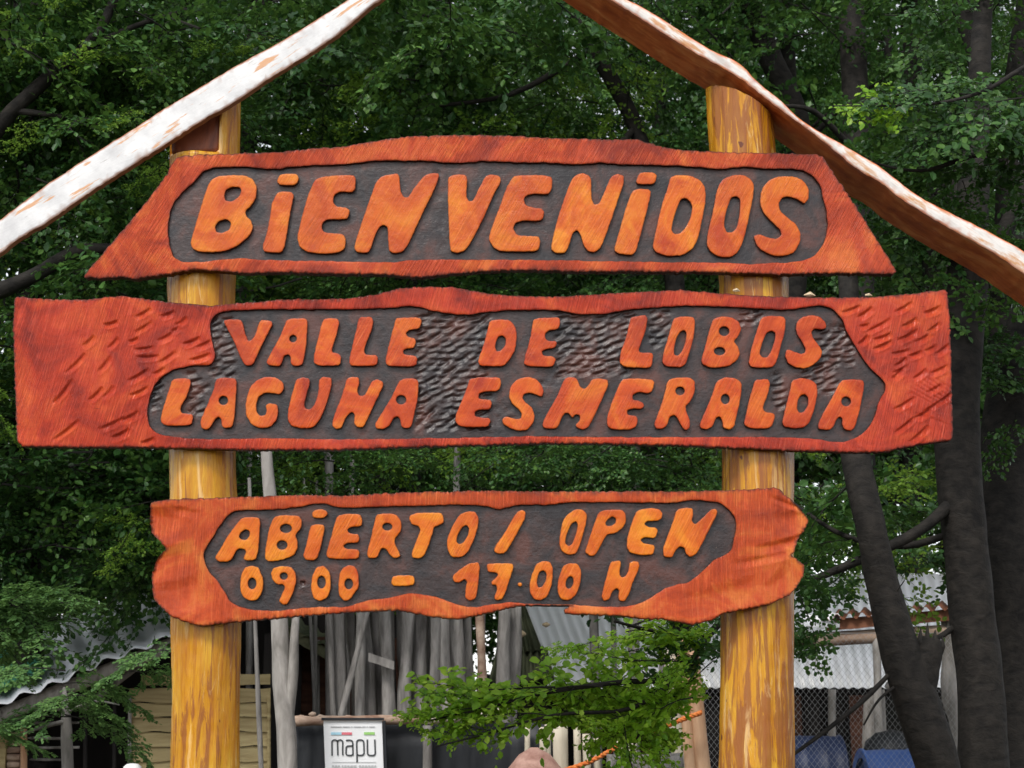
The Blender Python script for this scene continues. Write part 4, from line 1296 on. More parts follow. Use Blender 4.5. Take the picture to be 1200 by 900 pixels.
fill(tbr, 'shade', 1060, 1260, 220, 330, 7.2, 8.0, 13, 0.5, tilt=24)
fill(tbr, 'shade', 1000, 1120, 170, 300, 7.8, 8.6, 9, 0.6, tilt=24)

# ---- the fresh green low branch behind and below the lowest board
tg = tree('small tree with fresh green low branches hanging between the posts, below the lowest board',
          [(905, 420, 7.3, 9), (890, 560, 7.3, 12), (880, 700, 7.3, 14), (872, 950, 7.3, 17)],
          [[(880, 690, 7.3, 5), (830, 745, 7.0, 4.2), (795, 792, 6.8, 3.6), (720, 800, 6.7, 3.0), (640, 812, 6.65, 2.2), (560, 832, 6.6, 1.5), (500, 845, 6.6, 0.8)],
           [(795, 792, 6.8, 3), (740, 830, 6.7, 2.4), (650, 838, 6.6, 1.8), (570, 860, 6.55, 1.2), (510, 875, 6.5, 0.7)],
           [(830, 745, 7.0, 3), (770, 740, 6.9, 2.4), (720, 728, 6.8, 1.5)], [(850, 700, 7.1, 3), (780, 720, 7.0, 2), (735, 735, 6.9, 1)],
           [(795, 792, 6.8, 2.4), (760, 840, 6.75, 1.8), (735, 890, 6.7, 1)]], amp=0.08)
for (x, y, Y, yw, pt, rl, s_) in [(650, 806, 6.66, 180, 6, -24, 0.66), (705, 806, 6.7, 182, 5, -22, 0.62), (745, 798, 6.75, 178, 3, -28, 0.5), (600, 820, 6.6, 181, 8, -20, 0.42),
                                  (640, 838, 6.6, 180, 9, -26, 0.46), (700, 836, 6.65, 178, 9, -24, 0.52), (575, 832, 6.6, 180, 7, -20, 0.38), (530, 838, 6.6, 180, 6, -20, 0.26), (610, 860, 6.6, 178, 9, -22, 0.34), (735, 870, 6.75, 200, 30, -30, 0.36), (760, 850, 6.75, 180, 18, -30, 0.4), (700, 752, 6.85, 178, -4, -22, 0.26), (560, 862, 6.55, 180, 8, -20, 0.26),
                                  (800, 775, 6.8, 190, 8, -30, 0.5), (835, 735, 7.0, 182, 2, -40, 0.42), (790, 815, 6.8, 185, 14, -35, 0.42), (770, 742, 6.9, 175, -2, -25, 0.3)]:
    put_bough(tg, 'near', P(x, y, Y), R(yw), R(-pt), R(rl), s_)
fill(tg, 'near', 680, 790, 800, 840, 6.6, 7.1, 10, 0.36, tilt=18)
fill(tg, 'near', 740, 800, 765, 850, 6.6, 7.1, 6, 0.42, tilt=26)
fill(tg, 'near', 725, 790, 850, 895, 6.7, 6.9, 5, 0.26, tilt=30)
fill(tg, 'near', 740, 800, 735, 790, 6.7, 6.95, 4, 0.36, tilt=26)
fill(tg, 'shade', 770, 850, 728, 770, 6.8, 7.2, 7, 0.4, tilt=26)
fill(tg, 'shade', 930, 975, 590, 700, 7.0, 7.4, 5, 0.42, tilt=26)
fill(tg, 'shade', 925, 950, 720, 770, 7.0, 7.3, 3, 0.3, tilt=26)

# ---- sapling with flat soft sprays in front of the left hut
ts = tree('small sapling with flat soft green sprays in front of the log hut',
          [(75, 806, 8.35, 1.5), (76, 822, 8.3, 4.0), (78, 860, 8.3, 6.5), (79, 960, 8.3, 7)],
          [[(78, 845, 8.3, 3), (50, 852, 8.2, 2.2), (20, 862, 8.1, 1.3)], [(77, 835, 8.3, 2), (110, 822, 8.2, 1.4), (140, 826, 8.1, 0.8)]], bark='grey_wood')
for (x, y, yw, pt, rl, s_, Y) in [(75, 785, 175, -2, -18, 0.62, 8.1), (75, 800, 5, 3, -18, 0.50, 8.1), (78, 835, 10, 16, -16, 0.55, 8.0), (78, 838, 170, 2, -18, 0.55, 8.0), 
                                (76, 812, 355, 10, -18, 0.42, 8.0), (100, 815, 178, 4, -20, 0.34, 7.95), (60, 822, 5, 4, -20, 0.3, 7.9), (150, 785, 10, 6, -18, 0.45, 7.9), (215, 762, 178, 4, -18, 0.48, 8.0),
                                (-30, 850, 0, 4, -18, 0.42, 7.9), (45, 790, 182, 2, -20, 0.45, 8.1), ]:
    put_bough(ts, 'soft', P(x, y, Y), R(yw), R(pt), R(rl), s_)
fill(ts, 'soft', -60, 90, 690, 740, 8.4, 9.0, 8, 0.7, tilt=12)

# ---- the forest behind
far = [(1.6, 19.6, 'fardark', 0), (3.8, 21.5, 'fardark', 0), (0.1, 22.5, 'fardark', 0), (0.9, 25.8, 'fardark', 0), (2.6, 20.5, 'fardark', 0), (5.0, 19.5, 'fardark', 0), (7.4, 20.5, 'fardark', 0), (9.8, 19.5, 'fardark', 0), (6.2, 22.5, 'fardark', 0), (-5, 18, 'fardark', 0), (-1.6, 20.8, 'fardark', 0), (-3.2, 20, 'fardark', 0), (-7.6, 19, 'fardark', 0), (1.0, 30, 'fardark', 0), (4.2, 29, 'fardark', 0), (8.4, 29.5, 'fardark', 0), (12, 31, 'fardark', 0), (6.3, 37, 'far', 0), (-6.5, 15.0, 'fardark', 0), (-3.6, 16.5, 'far', 0), (-1.2, 17.5, 'fardark', 0), (-9.0, 17, 'fardark', 0),
       (-9.5, 21.0, 'far', 0), (-5.5, 22.5, 'far', 0), (-1.8, 23.5, 'fardark', 0), (2.2, 27, 'fardark', 0), (6.2, 26, 'fardark', 0), (10.2, 27.0, 'fardark', 0), (-13, 26, 'fardark', 0), (14, 27, 'fardark', 0),
       (-7.5, 31, 'far', 0), (-2.5, 32, 'far', 0), (0.5, 36, 'far', 0), (4.5, 33, 'far', 0), (8.5, 34, 'far', 0), (12.5, 35, 'far', 0), (-14, 34, 'far', 0), (-4.5, 27, 'fardark', 0)]
for i, (x, y, kd, tone) in enumerate(far):
    gz = ground_z(x, y)
    root = empty('beech_tree', (x, y, gz), {'fardark': 'dark green forest tree seen between the nearer leaves, row behind the clearing', 'far': 'forest tree whose yellow green leaf colour stands in for sunlight'}[kd], 'tree',
                 {'fardark': 'dark trees of the forest behind', 'far': 'trees of the forest behind with sunlight painted into the leaves'}[kd])
    mb = MB()
    h = random.uniform(10, 12.5)
    lx = random.uniform(-0.6, 0.6)
    mb.tube([Vector((x, y, gz - 0.1)), Vector((x + lx * 0.4, y, gz + h * 0.4)), Vector((x + lx, y, gz + h))], [0.17, 0.13, 0.04], 9, 0.1, 3, i, sub=6)
    mb.build('trunk', M['bark_far'], root)
    px_ = 600 + F * x / (y * CP + 2.2 * SP)
    where = ('left of the left post' if px_ < 200 else 'behind the left post' if px_ < 285 else 'between the posts, towards the left' if px_ < 480 else 'between the posts, midway' if px_ < 640
             else 'between the posts, towards the right' if px_ < 825 else 'behind the right post' if px_ < 930 else 'right of the right post' if px_ < 1080 else 'near the right edge' if px_ < 1250 else 'past the right edge')
    depth_ = 'first row' if y < 19 else 'second row' if y < 24 else 'third row' if y < 28.5 else 'fourth row' if y < 31.5 else 'rearmost row'
    root['label'] = ('dark green' if kd == 'fardark' else 'sun-painted yellow green') + ' forest tree ' + where + ', ' + depth_
    low = 2.4 if x < 0 else (4.4 if y < 30 else 5.4)
    for k in range(34):
        z = gz + low + (h - low + 1.0) * (k / 33) ** 0.9
        a = k * 2.4 + random.uniform(-0.4, 0.4)
        sc = random.uniform(0.8, 1.25) * (1.15 - 0.5 * k / 33) * (1.0 if y < 20 else 1.2)
        put_bough(root, kd, (x + lx * (z - gz) / h, y, z), a, R(random.gauss(2, 14)), R(random.gauss(0, 16)), sc)
# unseen trees added out of frame to block sky light over the grove
for i, (x, y) in enumerate([(-8.5, 10.8), (-5.5, 12.5), (-2.5, 13.5), (-9, 14)]):
    gz = ground_z(x, y)
    root = empty('beech_tree', (x, y, gz), 'unseen tall tree added to block sky light over the grove', 'tree', 'unseen trees added to shade the grove from overhead')
    mb = MB()
    mb.tube([Vector((x, y, 5.6)), Vector((x + 0.2, y + 0.2, 9.5))], [0.13, 0.05], 8, 0.1, 3, i, sub=4)
    mb.tube([Vector((x, y, gz - 0.1)), Vector((x, y, 5.6))], [0.19, 0.13], 8, 0.1, 3, i, sub=4)
    mb.build('trunk', M['bark_far'], root)
    for k in range(22):
        a = k * 2.4
        put_bough(root, 'fardark', (x, y, 6.2 + 3.6 * k / 21), a, R(random.gauss(-2, 10)), R(random.gauss(0, 10)), random.uniform(0.9, 1.3))


# ------------------------------------------------------------------ helpers for huts and fences
def corrugated(name, a, b, c, d, waves, amp, mat, parent, thick=0.004, wobble=0.0, rows=4, segs=6, shape='sin'):
    """sheet a-b (first edge) to d-c; ridges run from the first edge to the second"""
    a, b, c, d = map(Vector, (a, b, c, d))
    nrm = (b - a).cross(d - a).normalized()
    if nrm.z < 0: nrm = -nrm
    nu = waves * segs
    vs, fs = [], []
    for lay in (0, 1):
        for j in range(rows + 1):
            v = j / rows
            for i in range(nu + 1):
                u = i / nu
                p = (a * (1 - u) + b * u) * (1 - v) + (d * (1 - u) + c * u) * v
                p = p + nrm * (amp * math.sin(2 * math.pi * u * waves) - lay * thick + wobble * noise.noise(Vector((u * 3, v * 2, 1.0))))
                vs.append(p)
    n = nu + 1
    L = (rows + 1) * n
    for j in range(rows):
        for i in range(nu):
            q = (j * n + i, j * n + i + 1, (j + 1) * n + i + 1, (j + 1) * n + i)
            fs.append(q)
            fs.append(tuple(L + k for k in reversed(q)))
    for i in range(nu):
        fs.append((i + 1, i, L + i, L + i + 1))
        k = rows * n
        fs.append((k + i, k + i + 1, L + k + i + 1, L + k + i))
    for j in range(rows):
        fs.append((j * n, (j + 1) * n, L + (j + 1) * n, L + j * n))
        fs.append(((j + 1) * n + nu, j * n + nu, L + j * n + nu, L + (j + 1) * n + nu))
    return mesh_obj(name, vs, fs, mat, parent)


def plank_bar(name, p0, p1, h, th, mat, parent, wav=0.01, seed=0.0, n=14, tilt=0.0):
    """a wavy-edged sawn plank from p0 to p1 (horizontal-ish), height h, thickness th"""
    p0, p1 = Vector(p0), Vector(p1)
    vs, fs = [], []
    for i in range(n + 1):
        t = i / n
        c = p0 * (1 - t) + p1 * t
        lo = -h / 2 + wav * noise.noise(Vector((t * 6 + seed, seed, 0)))
        hi = h / 2 + wav * noise.noise(Vector((t * 5 + seed, seed + 9, 0)))
        for (dz, dy) in ((lo, -th / 2 - tilt), (hi, -th / 2), (hi, th / 2), (lo, th / 2)):
            vs.append(c + Vector((0, dy, dz)))
    for i in range(n):
        for k in range(4):
            k2 = (k + 1) % 4
            fs.append((i * 4 + k, (i + 1) * 4 + k, (i + 1) * 4 + k2, i * 4 + k2))
    fs.append((0, 1, 2, 3)); fs.append((n * 4 + 3, n * 4 + 2, n * 4 + 1, n * 4))
    return mesh_obj(name, vs, fs, mat, parent, False)


def log_between(name, p0, p1, r0, r1, mat, parent, amp=0.12, freq=5, n=12, seed=None, origin=None, bend=0.0):
    mb = MB()
    p0, p1 = Vector(p0), Vector(p1)
    m = (p0 + p1) / 2 + Vector((bend, 0, bend * 0.3))
    mb.tube([p0, (p0 + m) / 2, m, (m + p1) / 2, p1], [r0, r0 * .8 + r1 * .2, (r0 + r1) / 2, r0 * .2 + r1 * .8, r1], n, amp, freq, random.random() * 60 if seed is None else seed, sub=3)
    return mb.build(name, mat, parent, origin=origin)


def ground_pt(px, Y):
    x = P(px, 800, Y).x
    return Vector((x, Y, ground_z(x, Y)))


def upright(px_b, px_t, py_t, Y, w, mat, name, parent, amp=0.12, wt=None, bend=0.0, py_b=None):
    """round post from the ground (or pixel row py_b) up to row py_t"""
    t = P(px_t, py_t, Y)
    b = ground_pt(px_b, Y) - Vector((0, 0, 0.1)) if py_b is None else P(px_b, py_b, Y)
    # px_b is the column where it leaves the photo (row 900); carry the slope on down
    q = P(px_b, 900, Y)
    if py_b is None and abs(t.z - q.z) > 0.05:
        k = (t.z - b.z) / (t.z - q.z)
        b = Vector((t.x + (q.x - t.x) * k, Y, b.z))
    r = w / 2 * Y / F
    return log_between(name, b, t, r, (r * 0.92 if wt is None else wt / 2 * Y / F), mat, parent, amp, bend=bend)


# ------------------------------------------------------------------ log hut on the left
HY = 10.6
hut = empty('log_hut', ground_pt(120, HY), 'dark open log hut with a pale corrugated roof, left of the left post', 'hut')
corrugated('roof', P(-80, 858, HY - 0.5), P(212, 738, HY - 0.5), P(192, 690, HY + 1.7), P(-90, 772, HY + 1.7), 9, 0.02, M['zinc'], hut, wobble=0.05, rows=6)
log_between('verge_pole', P(-80, 872, HY - 0.35), P(214, 750, HY - 0.35), 0.05, 0.045, M['grey_wood'], hut)
log_between('rafter', P(95, 832, HY - 0.2), P(178, 768, HY - 0.2), 0.025, 0.02, M['grey_wood'], hut)
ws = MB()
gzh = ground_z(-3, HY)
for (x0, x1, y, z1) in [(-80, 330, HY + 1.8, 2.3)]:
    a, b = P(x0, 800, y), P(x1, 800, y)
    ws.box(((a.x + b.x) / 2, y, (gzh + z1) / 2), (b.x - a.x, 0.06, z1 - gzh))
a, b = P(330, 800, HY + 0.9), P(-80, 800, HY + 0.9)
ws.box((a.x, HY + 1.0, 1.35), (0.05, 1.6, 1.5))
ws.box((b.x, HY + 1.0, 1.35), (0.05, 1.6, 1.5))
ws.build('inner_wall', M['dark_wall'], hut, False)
# siding boards, live edged and lapped
for k in range(9):
    y0 = 806 + k * 17.2
    plank_bar('siding_board', P(153 + random.uniform(-1, 1), y0 + 9, HY), P(317, y0 + 8.5 + random.uniform(-0.6, 0.6), HY), 16.2 * HY / F, 0.022, M['siding'], hut, 0.014, k * 3.7, 18, 0.022)
plank_bar('siding_board', P(166, 797, HY), P(317, 796, HY), 12 * HY / F, 0.02, M['siding'], hut, 0.012, 55, 14, 0.012)
for (x, w, m) in [(28, 8, 'pole'), (100, 5, 'dark_wall'), (134, 5, 'dark_wall'), (152, 5, 'grey_wood'), (315, 5, 'siding')]:
    upright(x, x, 815 if x > 60 else 845, HY - 0.05 if x < 300 else HY - 0.03, w, M[m], 'wall_post', hut)
for k, y in enumerate([832, 848, 864, 877, 890, 903]):
    log_between('rail', P(33, y + random.uniform(-1, 1), HY + 0.1), P(93 if k % 2 else 72, y + random.uniform(-1.5, 1.5), HY + 0.1), 0.011, 0.009, M['grey_wood'], hut, n=6)
plank_bar('siding_board', P(-60, 885, HY - 0.05), P(7, 885, HY - 0.05), 0.42, 0.03, M['siding'], hut, 0.01, 3, 6)
for k in range(7):
    log_between('stacked_log', P(9, 862 + k * 8.5, HY), P(24, 862 + k * 8.5, HY), 0.024, 0.022, M['log'], hut, n=9)
# green net over the lower roof
gnet = empty('green_tarp', P(20, 800, HY - 0.4), 'green tarp patch lying on the low end of the hut roof', 'tarp')
vs, fs = [], []
for j in range(9):
    for i in range(15):
        u, v = i / 14, j / 8
        p = (P(-70, 842, HY - 0.42) * (1 - u) + P(52, 792, HY - 0.42) * u) * (1 - v) + (P(-80, 780, HY + 1.2) * (1 - u) + P(36, 752, HY + 1.1) * u) * v
        vs.append(p + Vector((0, 0, 0.035 + 0.02 * noise.noise(Vector((u * 5, v * 4, 3))))))
for j in range(8):
    for i in range(14):
        fs.append((j * 15 + i, j * 15 + i + 1, (j + 1) * 15 + i + 1, (j + 1) * 15 + i))
M['tarp'] = m_simple('green_tarp', (0.03, 0.16, 0.10), (0.06, 0.26, 0.17), 9.0, rough=0.6)
nt = mesh_obj('sheet', vs, fs, M['tarp'], gnet)
so_ = nt.modifiers.new('s', 'SOLIDIFY'); so_.thickness = 0.006

# ------------------------------------------------------------------ red brown cabin behind the grey poles
CY = 12.6
cab = empty('cabin', ground_pt(350, CY), 'red brown plank cabin half hidden behind the grey pole fence', 'cabin')
for k in range(12):
    y0 = 752 + k * 12.5
    plank_bar('wall_plank', P(286, y0, CY), P(470, y0 + 2, CY), 12.3 * CY / F, 0.03, M['brown_plank'], cab, 0.006, k * 2.1, 10, 0.014)
for x in (330, 372):
    upright(x, x, 750, CY - 0.05, 6, M['grey_wood'], 'wall_post', cab)
plank_bar('eave_board', P(325, 733, CY - 0.4), P(404, 778, CY - 0.4), 13 * CY / F, 0.05, M['moss_board'], cab, 0.006, 4, 10)
corrugated('roof', P(322, 728, CY - 0.45), P(408, 772, CY - 0.45), P(420, 756, CY + 1.6), P(330, 712, CY + 1.6), 5, 0.02, M['moss_zinc'], cab)
plank_bar('wall_plank', P(300, 796, CY - 0.3), P(350, 800, CY - 0.3), 12 * CY / F, 0.16, M['siding'], cab, 0.02, 8, 8)
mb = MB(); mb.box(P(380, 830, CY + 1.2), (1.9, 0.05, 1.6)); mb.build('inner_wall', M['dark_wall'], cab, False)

# ------------------------------------------------------------------ fence of grey leaning poles
PYF = 10.4
pal = empty('pole_fence', ground_pt(500, PYF), 'rough fence of tall grey leaning poles and slabs behind the black sheet', 'fence')
pol = [(385, 386, 8, 700), (396, 395, 20, 560), (414, 404, 15, 640), (424, 424, 11, 600), (437, 421, 17, 620), (449, 436, 16, 560), (455, 449, 15, 600), (465, 455, 14, 690), (474, 466, 16, 560), (483, 482, 19, 600), (498, 494, 20, 540), (511, 508, 14, 600),
       (521, 519, 17, 560), (535, 529, 18, 600), (549, 545, 12, 640), (572, 560, 11, 560), (585, 592, 18, 700), (597, 606, 17, 700), (520, 512, 12, 520), (448, 412, 9, 700), (560, 566, 9, 700)]
for i, (xb, xt, w, pt) in enumerate(pol):
    Y = PYF + (0.0, 0.13, 0.26)[i % 3] + random.uniform(-0.03, 0.03)
    pt = max(pt, 622)
    pt = pt + random.uniform(-12, 12)
    k = (900 - pt) / 190.0
    xt2 = xb + (xt - xb) * k * 0.8
    upright(xb, xt2, pt, Y, w * 1.22, M['grey_wood'] if i != 15 else M['log'], 'pole', pal, 0.45, w * 0.85, bend=random.uniform(-0.05, 0.05))
log_between('pole', P(398, 845, PYF - 0.15), P(431, 716, PYF - 0.15), 0.022, 0.016, M['grey_wood'], pal)
plank_bar('cross_board', P(432, 770, PYF - 0.1), P(462, 780, PYF - 0.1), 0.055, 0.05, M['grey_wood'], pal, 0.004, 2, 5)
plank_bar('cross_board', P(434, 786, PYF + 0.4), P(462, 790, PYF + 0.4), 0.1, 0.03, M['dark_wall'], pal, 0.004, 2, 5)

tr_ = empty('dead_tree', ground_pt(338, 8.4), 'pale bare trunk standing alone right of the left post', 'dead tree')
mb = MB()
mb.tube([P(338, 950, 8.4) - Vector((0, 0, 1.0)), P(337, 900, 8.4), P(330, 800, 8.4), P(327, 720, 8.4), P(318, 600, 8.4), P(312, 520, 8.4), P(318, 430, 8.4)], [12.5 * 8.4 / F, 11.5 * 8.4 / F, 11 * 8.4 / F, 9.5 * 8.4 / F, 8 * 8.4 / F, 7 * 8.4 / F, 5 * 8.4 / F], 16, 0.14, 6, 4.0, sub=6)
mb.build('trunk', M['pale_trunk'], tr_)
mb = MB(); mb.tube([P(337, 840, 8.4), P(343, 790, 8.38), P(346, 730, 8.4), P(356, 640, 8.5)], [0.035, 0.03, 0.022, 0.012], 8, 0.1, 6, 1, sub=4)
mb.build('branch', M['pale_trunk'], tr_)
for (x0, x1, w, Y, lab) in [(364, 372, 5, 11.6, 'thin grey sapling stem leaning before the red brown cabin'), (300, 306, 7, 9.6, 'slim grey stem beside the left post, behind the siding'), (379, 368, 6, 11.8, 'grey stem leaning left before the red brown cabin')]:
    e = empty('dead_tree', ground_pt(x0, Y), lab, 'dead tree')
    upright(x1, x0 - 8, 560, Y, w, M['grey_wood'], 'trunk', e, 0.2, w * 0.6)
# more grey stems whose tops show between the two lower boards
for i, (x, w, pt) in enumerate([(292, 9, 480), (388, 13, 480), (405, 8, 470), (528, 10, 480), (700, 13, 500), (742, 16, 500), (722, 7, 480)]):
    Y = 11.2 + 0.15 * (i % 3)
    e = empty('dead_tree', ground_pt(x, Y), ['slim grey dead stem just right of the left post between the lower boards', 'grey dead stem above the word ABIERTO', 'thin grey dead stem beside the one above ABIERTO', 'grey dead stem above the slash', 'grey dead stem above the word OPEN, left one', 'grey dead stem above the word OPEN, thickest one', 'thin grey dead stem above the word OPEN'][i], 'dead tree', 'grey dead stems behind the boards')
    upright(x, x + random.uniform(-12, 12), 420, Y, w, M['grey_wood'], 'trunk', e, 0.2, w * 0.7)

# ------------------------------------------------------------------ black sheet fence, top rail, sign board
BY = 8.9
bf = empty('sheet_fence', ground_pt(450, BY), 'low fence of black sheeting under a peeling log rail', 'fence')
vs, fs = [], []
nx, nz = 60, 10
for j in range(nz + 1):
    for i in range(nx + 1):
        x = 346 + (652 - 346) * i / nx
        t = P(x, 847, BY); b = Vector((t.x, BY, ground_z(t.x, BY) - 0.05))
        p = t * (1 - j / nz) + b * (j / nz)
        vs.append(p + Vector((0, 0.02 * math.sin(i * 0.9) * noise.noise(Vector((i * 0.3, j * 0.2, 0))) + 0.015 * noise.noise(Vector((i * 0.25, j * 0.5, 2))), 0)))
for j in range(nz):
    for i in range(nx):
        fs.append((j * (nx + 1) + i, j * (nx + 1) + i + 1, (j + 1) * (nx + 1) + i + 1, (j + 1) * (nx + 1) + i))
sh = mesh_obj('sheeting', vs, fs, M['black_sheet'], bf)
md = sh.modifiers.new('s', 'SOLIDIFY'); md.thickness = 0.006
log_between('rail', P(341, 845, BY - 0.06), P(500, 843, BY - 0.06), 5.2 * BY / F, 5.5 * BY / F, M['log'], bf, 0.3, 14, seed=2)
log_between('rail', P(497, 843, BY - 0.07), P(590, 836, BY - 0.07), 6.5 * BY / F, 6 * BY / F, M['pale_post'], bf, 0.12, 8, seed=2)
for (x, w, top) in [(501, 12, 850), (642, 8, 848), (618, 7, 850)]:
    upright(x, x, top, BY - 0.08, w, M['grey_wood'] if x < 600 else M['pale_post'], 'fence_post', bf)
for i, (x, y, r) in enumerate([(352, 838, 2.5), (366, 835, 3.5), (375, 838, 3), (407, 838, 2.6)]):
    mb = MB(); c = P(x, y + 2, BY - 0.06); mb.tube([c - Vector((0.02, 0, 0)), c, c + Vector((0.02, 0, 0.004))], [0.004, r * BY / F, 0.005], 7, 0.4, 20, i)
    mb.build('knot', M['log'], bf)

SY = 8.72
sg = empty('white_sign', P(415, 930, SY), 'small white printed sign reading mapu, on the black fence', 'sign')
c0, c1, c2, c3 = P(379, 844.5, SY), P(447.5, 844.5, SY), P(451, 940, SY), P(382.5, 940, SY)
vs = [c0, c1, c2, c3] + [v + Vector((0, 0.02, 0)) for v in (c0, c1, c2, c3)]
mesh_obj('board', vs, [(0, 3, 2, 1), (4, 5, 6, 7), (0, 1, 5, 4), (1, 2, 6, 5), (2, 3, 7, 6), (3, 0, 4, 7)], M['white_board'], sg, False)
mb = MB()
mb.box((c0 + c1) / 2 + Vector((0, 0.012, 0.008)), ((c1 - c0).x + 0.02, 0.05, 0.014))
mb.box((c1 + c2) / 2 + Vector((0.012, 0.012, 0)), (0.014, 0.05, (c1 - c2).z), Matrix.Rotation(math.atan2((c2 - c1).x, (c1 - c2).z), 3, 'Y').inverted())
mb.build('frame', M['black_sheet'], sg, False)


def ink_strokes(name, strokes, w, mat, Y=SY - 0.003):
    """flat raised print: each stroke a polyline in photo pixels"""
    vs, fs = [], []
    for s_ in strokes:
        p = np.array(s_, float)
        d = np.gradient(p, axis=0)
        d /= np.maximum(np.hypot(d[:, 0], d[:, 1]), 1e-6)[:, None]
        nrm = np.stack([-d[:, 1], d[:, 0]], 1) * w / 2
        L_ = Parr(p + nrm, Y); R_ = Parr(p - nrm, Y)
        k = len(vs)
        for a_, b_ in zip(L_, R_):
            vs += [a_, b_]
        for i in range(len(p) - 1):
            fs.append((k + 2 * i, k + 2 * i + 1, k + 2 * i + 3, k + 2 * i + 2))
    o = mesh_obj(name, vs, fs, mat, sg, False)
    m_ = o.modifiers.new('s', 'SOLIDIFY'); m_.thickness = 0.0015
    return o


def TS(pts, s=10.91):   # tile (360,820) at 1200/110
    return [(360 + x / s, 820 + y / s) for x, y in pts]


def arcs(cx, cy, r, a0, a1, n=6):
    return [(cx + r * math.cos(R(a0 + (a1 - a0) * i / n)), cy + r * math.sin(R(a0 + (a1 - a0) * i / n))) for i in range(n + 1)]


m_l = [TS([(318, 715), (316, 540)] + arcs(346, 545, 30, 190, 270)[1:] + [(352, 513)] + arcs(355, 545, 32, 275, 360) + [(390, 620), (392, 712)]),
       TS(arcs(420, 545, 32, 190, 270) + arcs(425, 545, 30, 275, 360) + [(453, 620), (456, 712)])]
a_l = [TS([(495, 520), (545, 516)] + arcs(548, 552, 34, 275, 355) + [(583, 600), (585, 712)]),
       TS([(583, 590), (525, 592)] + arcs(525, 620, 28, 265, 190) + [(496, 670)] + arcs(526, 680, 30, 170, 90) + [(560, 712), (585, 700)])]
p_l = [TS([(638, 800), (632, 560)] + arcs(666, 548, 34, 195, 270) + [(690, 514)] + arcs(690, 548, 33, 275, 360) + [(726, 620), (727, 670)] + arcs(693, 676, 34, 0, 90) + [(660, 711), (640, 700)])]
u_l = [TS([(768, 508), (770, 640), (772, 675)] + arcs(804, 678, 34, 175, 90) + [(835, 713)] + arcs(838, 680, 33, 85, 10) + [(868, 640), (864, 508)])]
ink_strokes('lettering', m_l + a_l + p_l + u_l, 1.75, M['ink'])
ink_strokes('blue_bar', [TS([(305, 432), (440, 432)])], 3.0, M['print_blue'])
ink_strokes('red_bar', [TS([(440, 432), (572, 432)])], 3.0, M['print_red'])
ink_strokes('green_bar', [TS([(727, 430), (862, 430)])], 3.0, M['print_green'])
ink_strokes('thin_line', [TS([(320, 797), (880, 797)])], 0.5, M['ink_pale'])


def small_text(txt, x0, x1, yb, hpx, mat, name='small_lettering'):
    cu = bpy.data.curves.new(name, 'FONT')
    cu.body = txt
    cu.size = 1.0
    cu.extrude = 0.01
    cu.resolution_u = 2
    o = bpy.data.objects.new(name, cu)
    COL.objects.link(o)
    bpy.context.view_layer.update()
    w = o.dimensions.x
    a_, b_ = P(x0, yb, SY - 0.003), P(x1, yb, SY - 0.003)
    o.parent = sg
    o.location = a_ - sg.location
    o.rotation_euler = (math.pi / 2, 0, 0)
    sx = (b_.x - a_.x) / w
    o.scale = (sx, hpx * SY / F / 0.7, 0.05)
    cu.materials.append(mat)
    return o


# two rows of print too small to read in the photograph: bars the size of the words
ink_strokes('small_lettering', [TS([(a_, 345), (b_, 345)]) for a_, b_ in [(300, 440), (455, 545), (560, 580), (595, 690), (705, 745), (760, 775), (790, 865)]], 1.0, M['ink_pale'])
ink_strokes('small_lettering', [TS([(a_, 850), (b_, 850)]) for a_, b_ in [(315, 345), (352, 385), (392, 420), (440, 465), (472, 505), (512, 545), (552, 585), (592, 630), (660, 690), (697, 730), (737, 770), (777, 810), (817, 850), (857, 880)]], 2.4, M['ink_pale'])

# ------------------------------------------------------------------ clay thing, pickets, log, rope, poles
pot = empty('clay_oven', ground_pt(618, 8.2), 'pink clay rounded oven peeping up under the fresh leaves', 'oven')
mb = MB()
cz = P(622, 909, 8.2)
prof = [(0.40, -1.3), (0.42, -0.5), (0.36, -0.12), (0.27, 0.0), (0.13, 0.105), (0.03, 0.14)]
vs, fs = [], []
n = 28
for (r, z) in prof:
    for k in range(n):
        t = 2 * math.pi * k / n
        vs.append(Vector((cz.x + 0.02 + r * 0.62 * math.cos(t), 8.2 + r * 0.62 * math.sin(t), max(cz.z + z, 0.2))) + Vector((noise.noise(Vector((t, z * 5, 1))) * 0.01, 0, 0)))
for j in range(len(prof) - 1):
    for k in range(n):
        fs.append((j * n + k, j * n + (k + 1) % n, (j + 1) * n + (k + 1) % n, (j + 1) * n + k))
fs.append(tuple((len(prof) - 1) * n + k for k in range(n)))
mesh_obj('dome', vs, fs, M['clay'], pot)
mb = MB(); mb.tube([Vector((cz.x + 0.02 + 0.188 * math.cos(t), 8.2 + 0.188 * math.sin(t), cz.z - 0.03)) for t in [2 * math.pi * i / 24 for i in range(25)]], 0.008, 6)
mb.build('rim_band', M['clay'], pot)

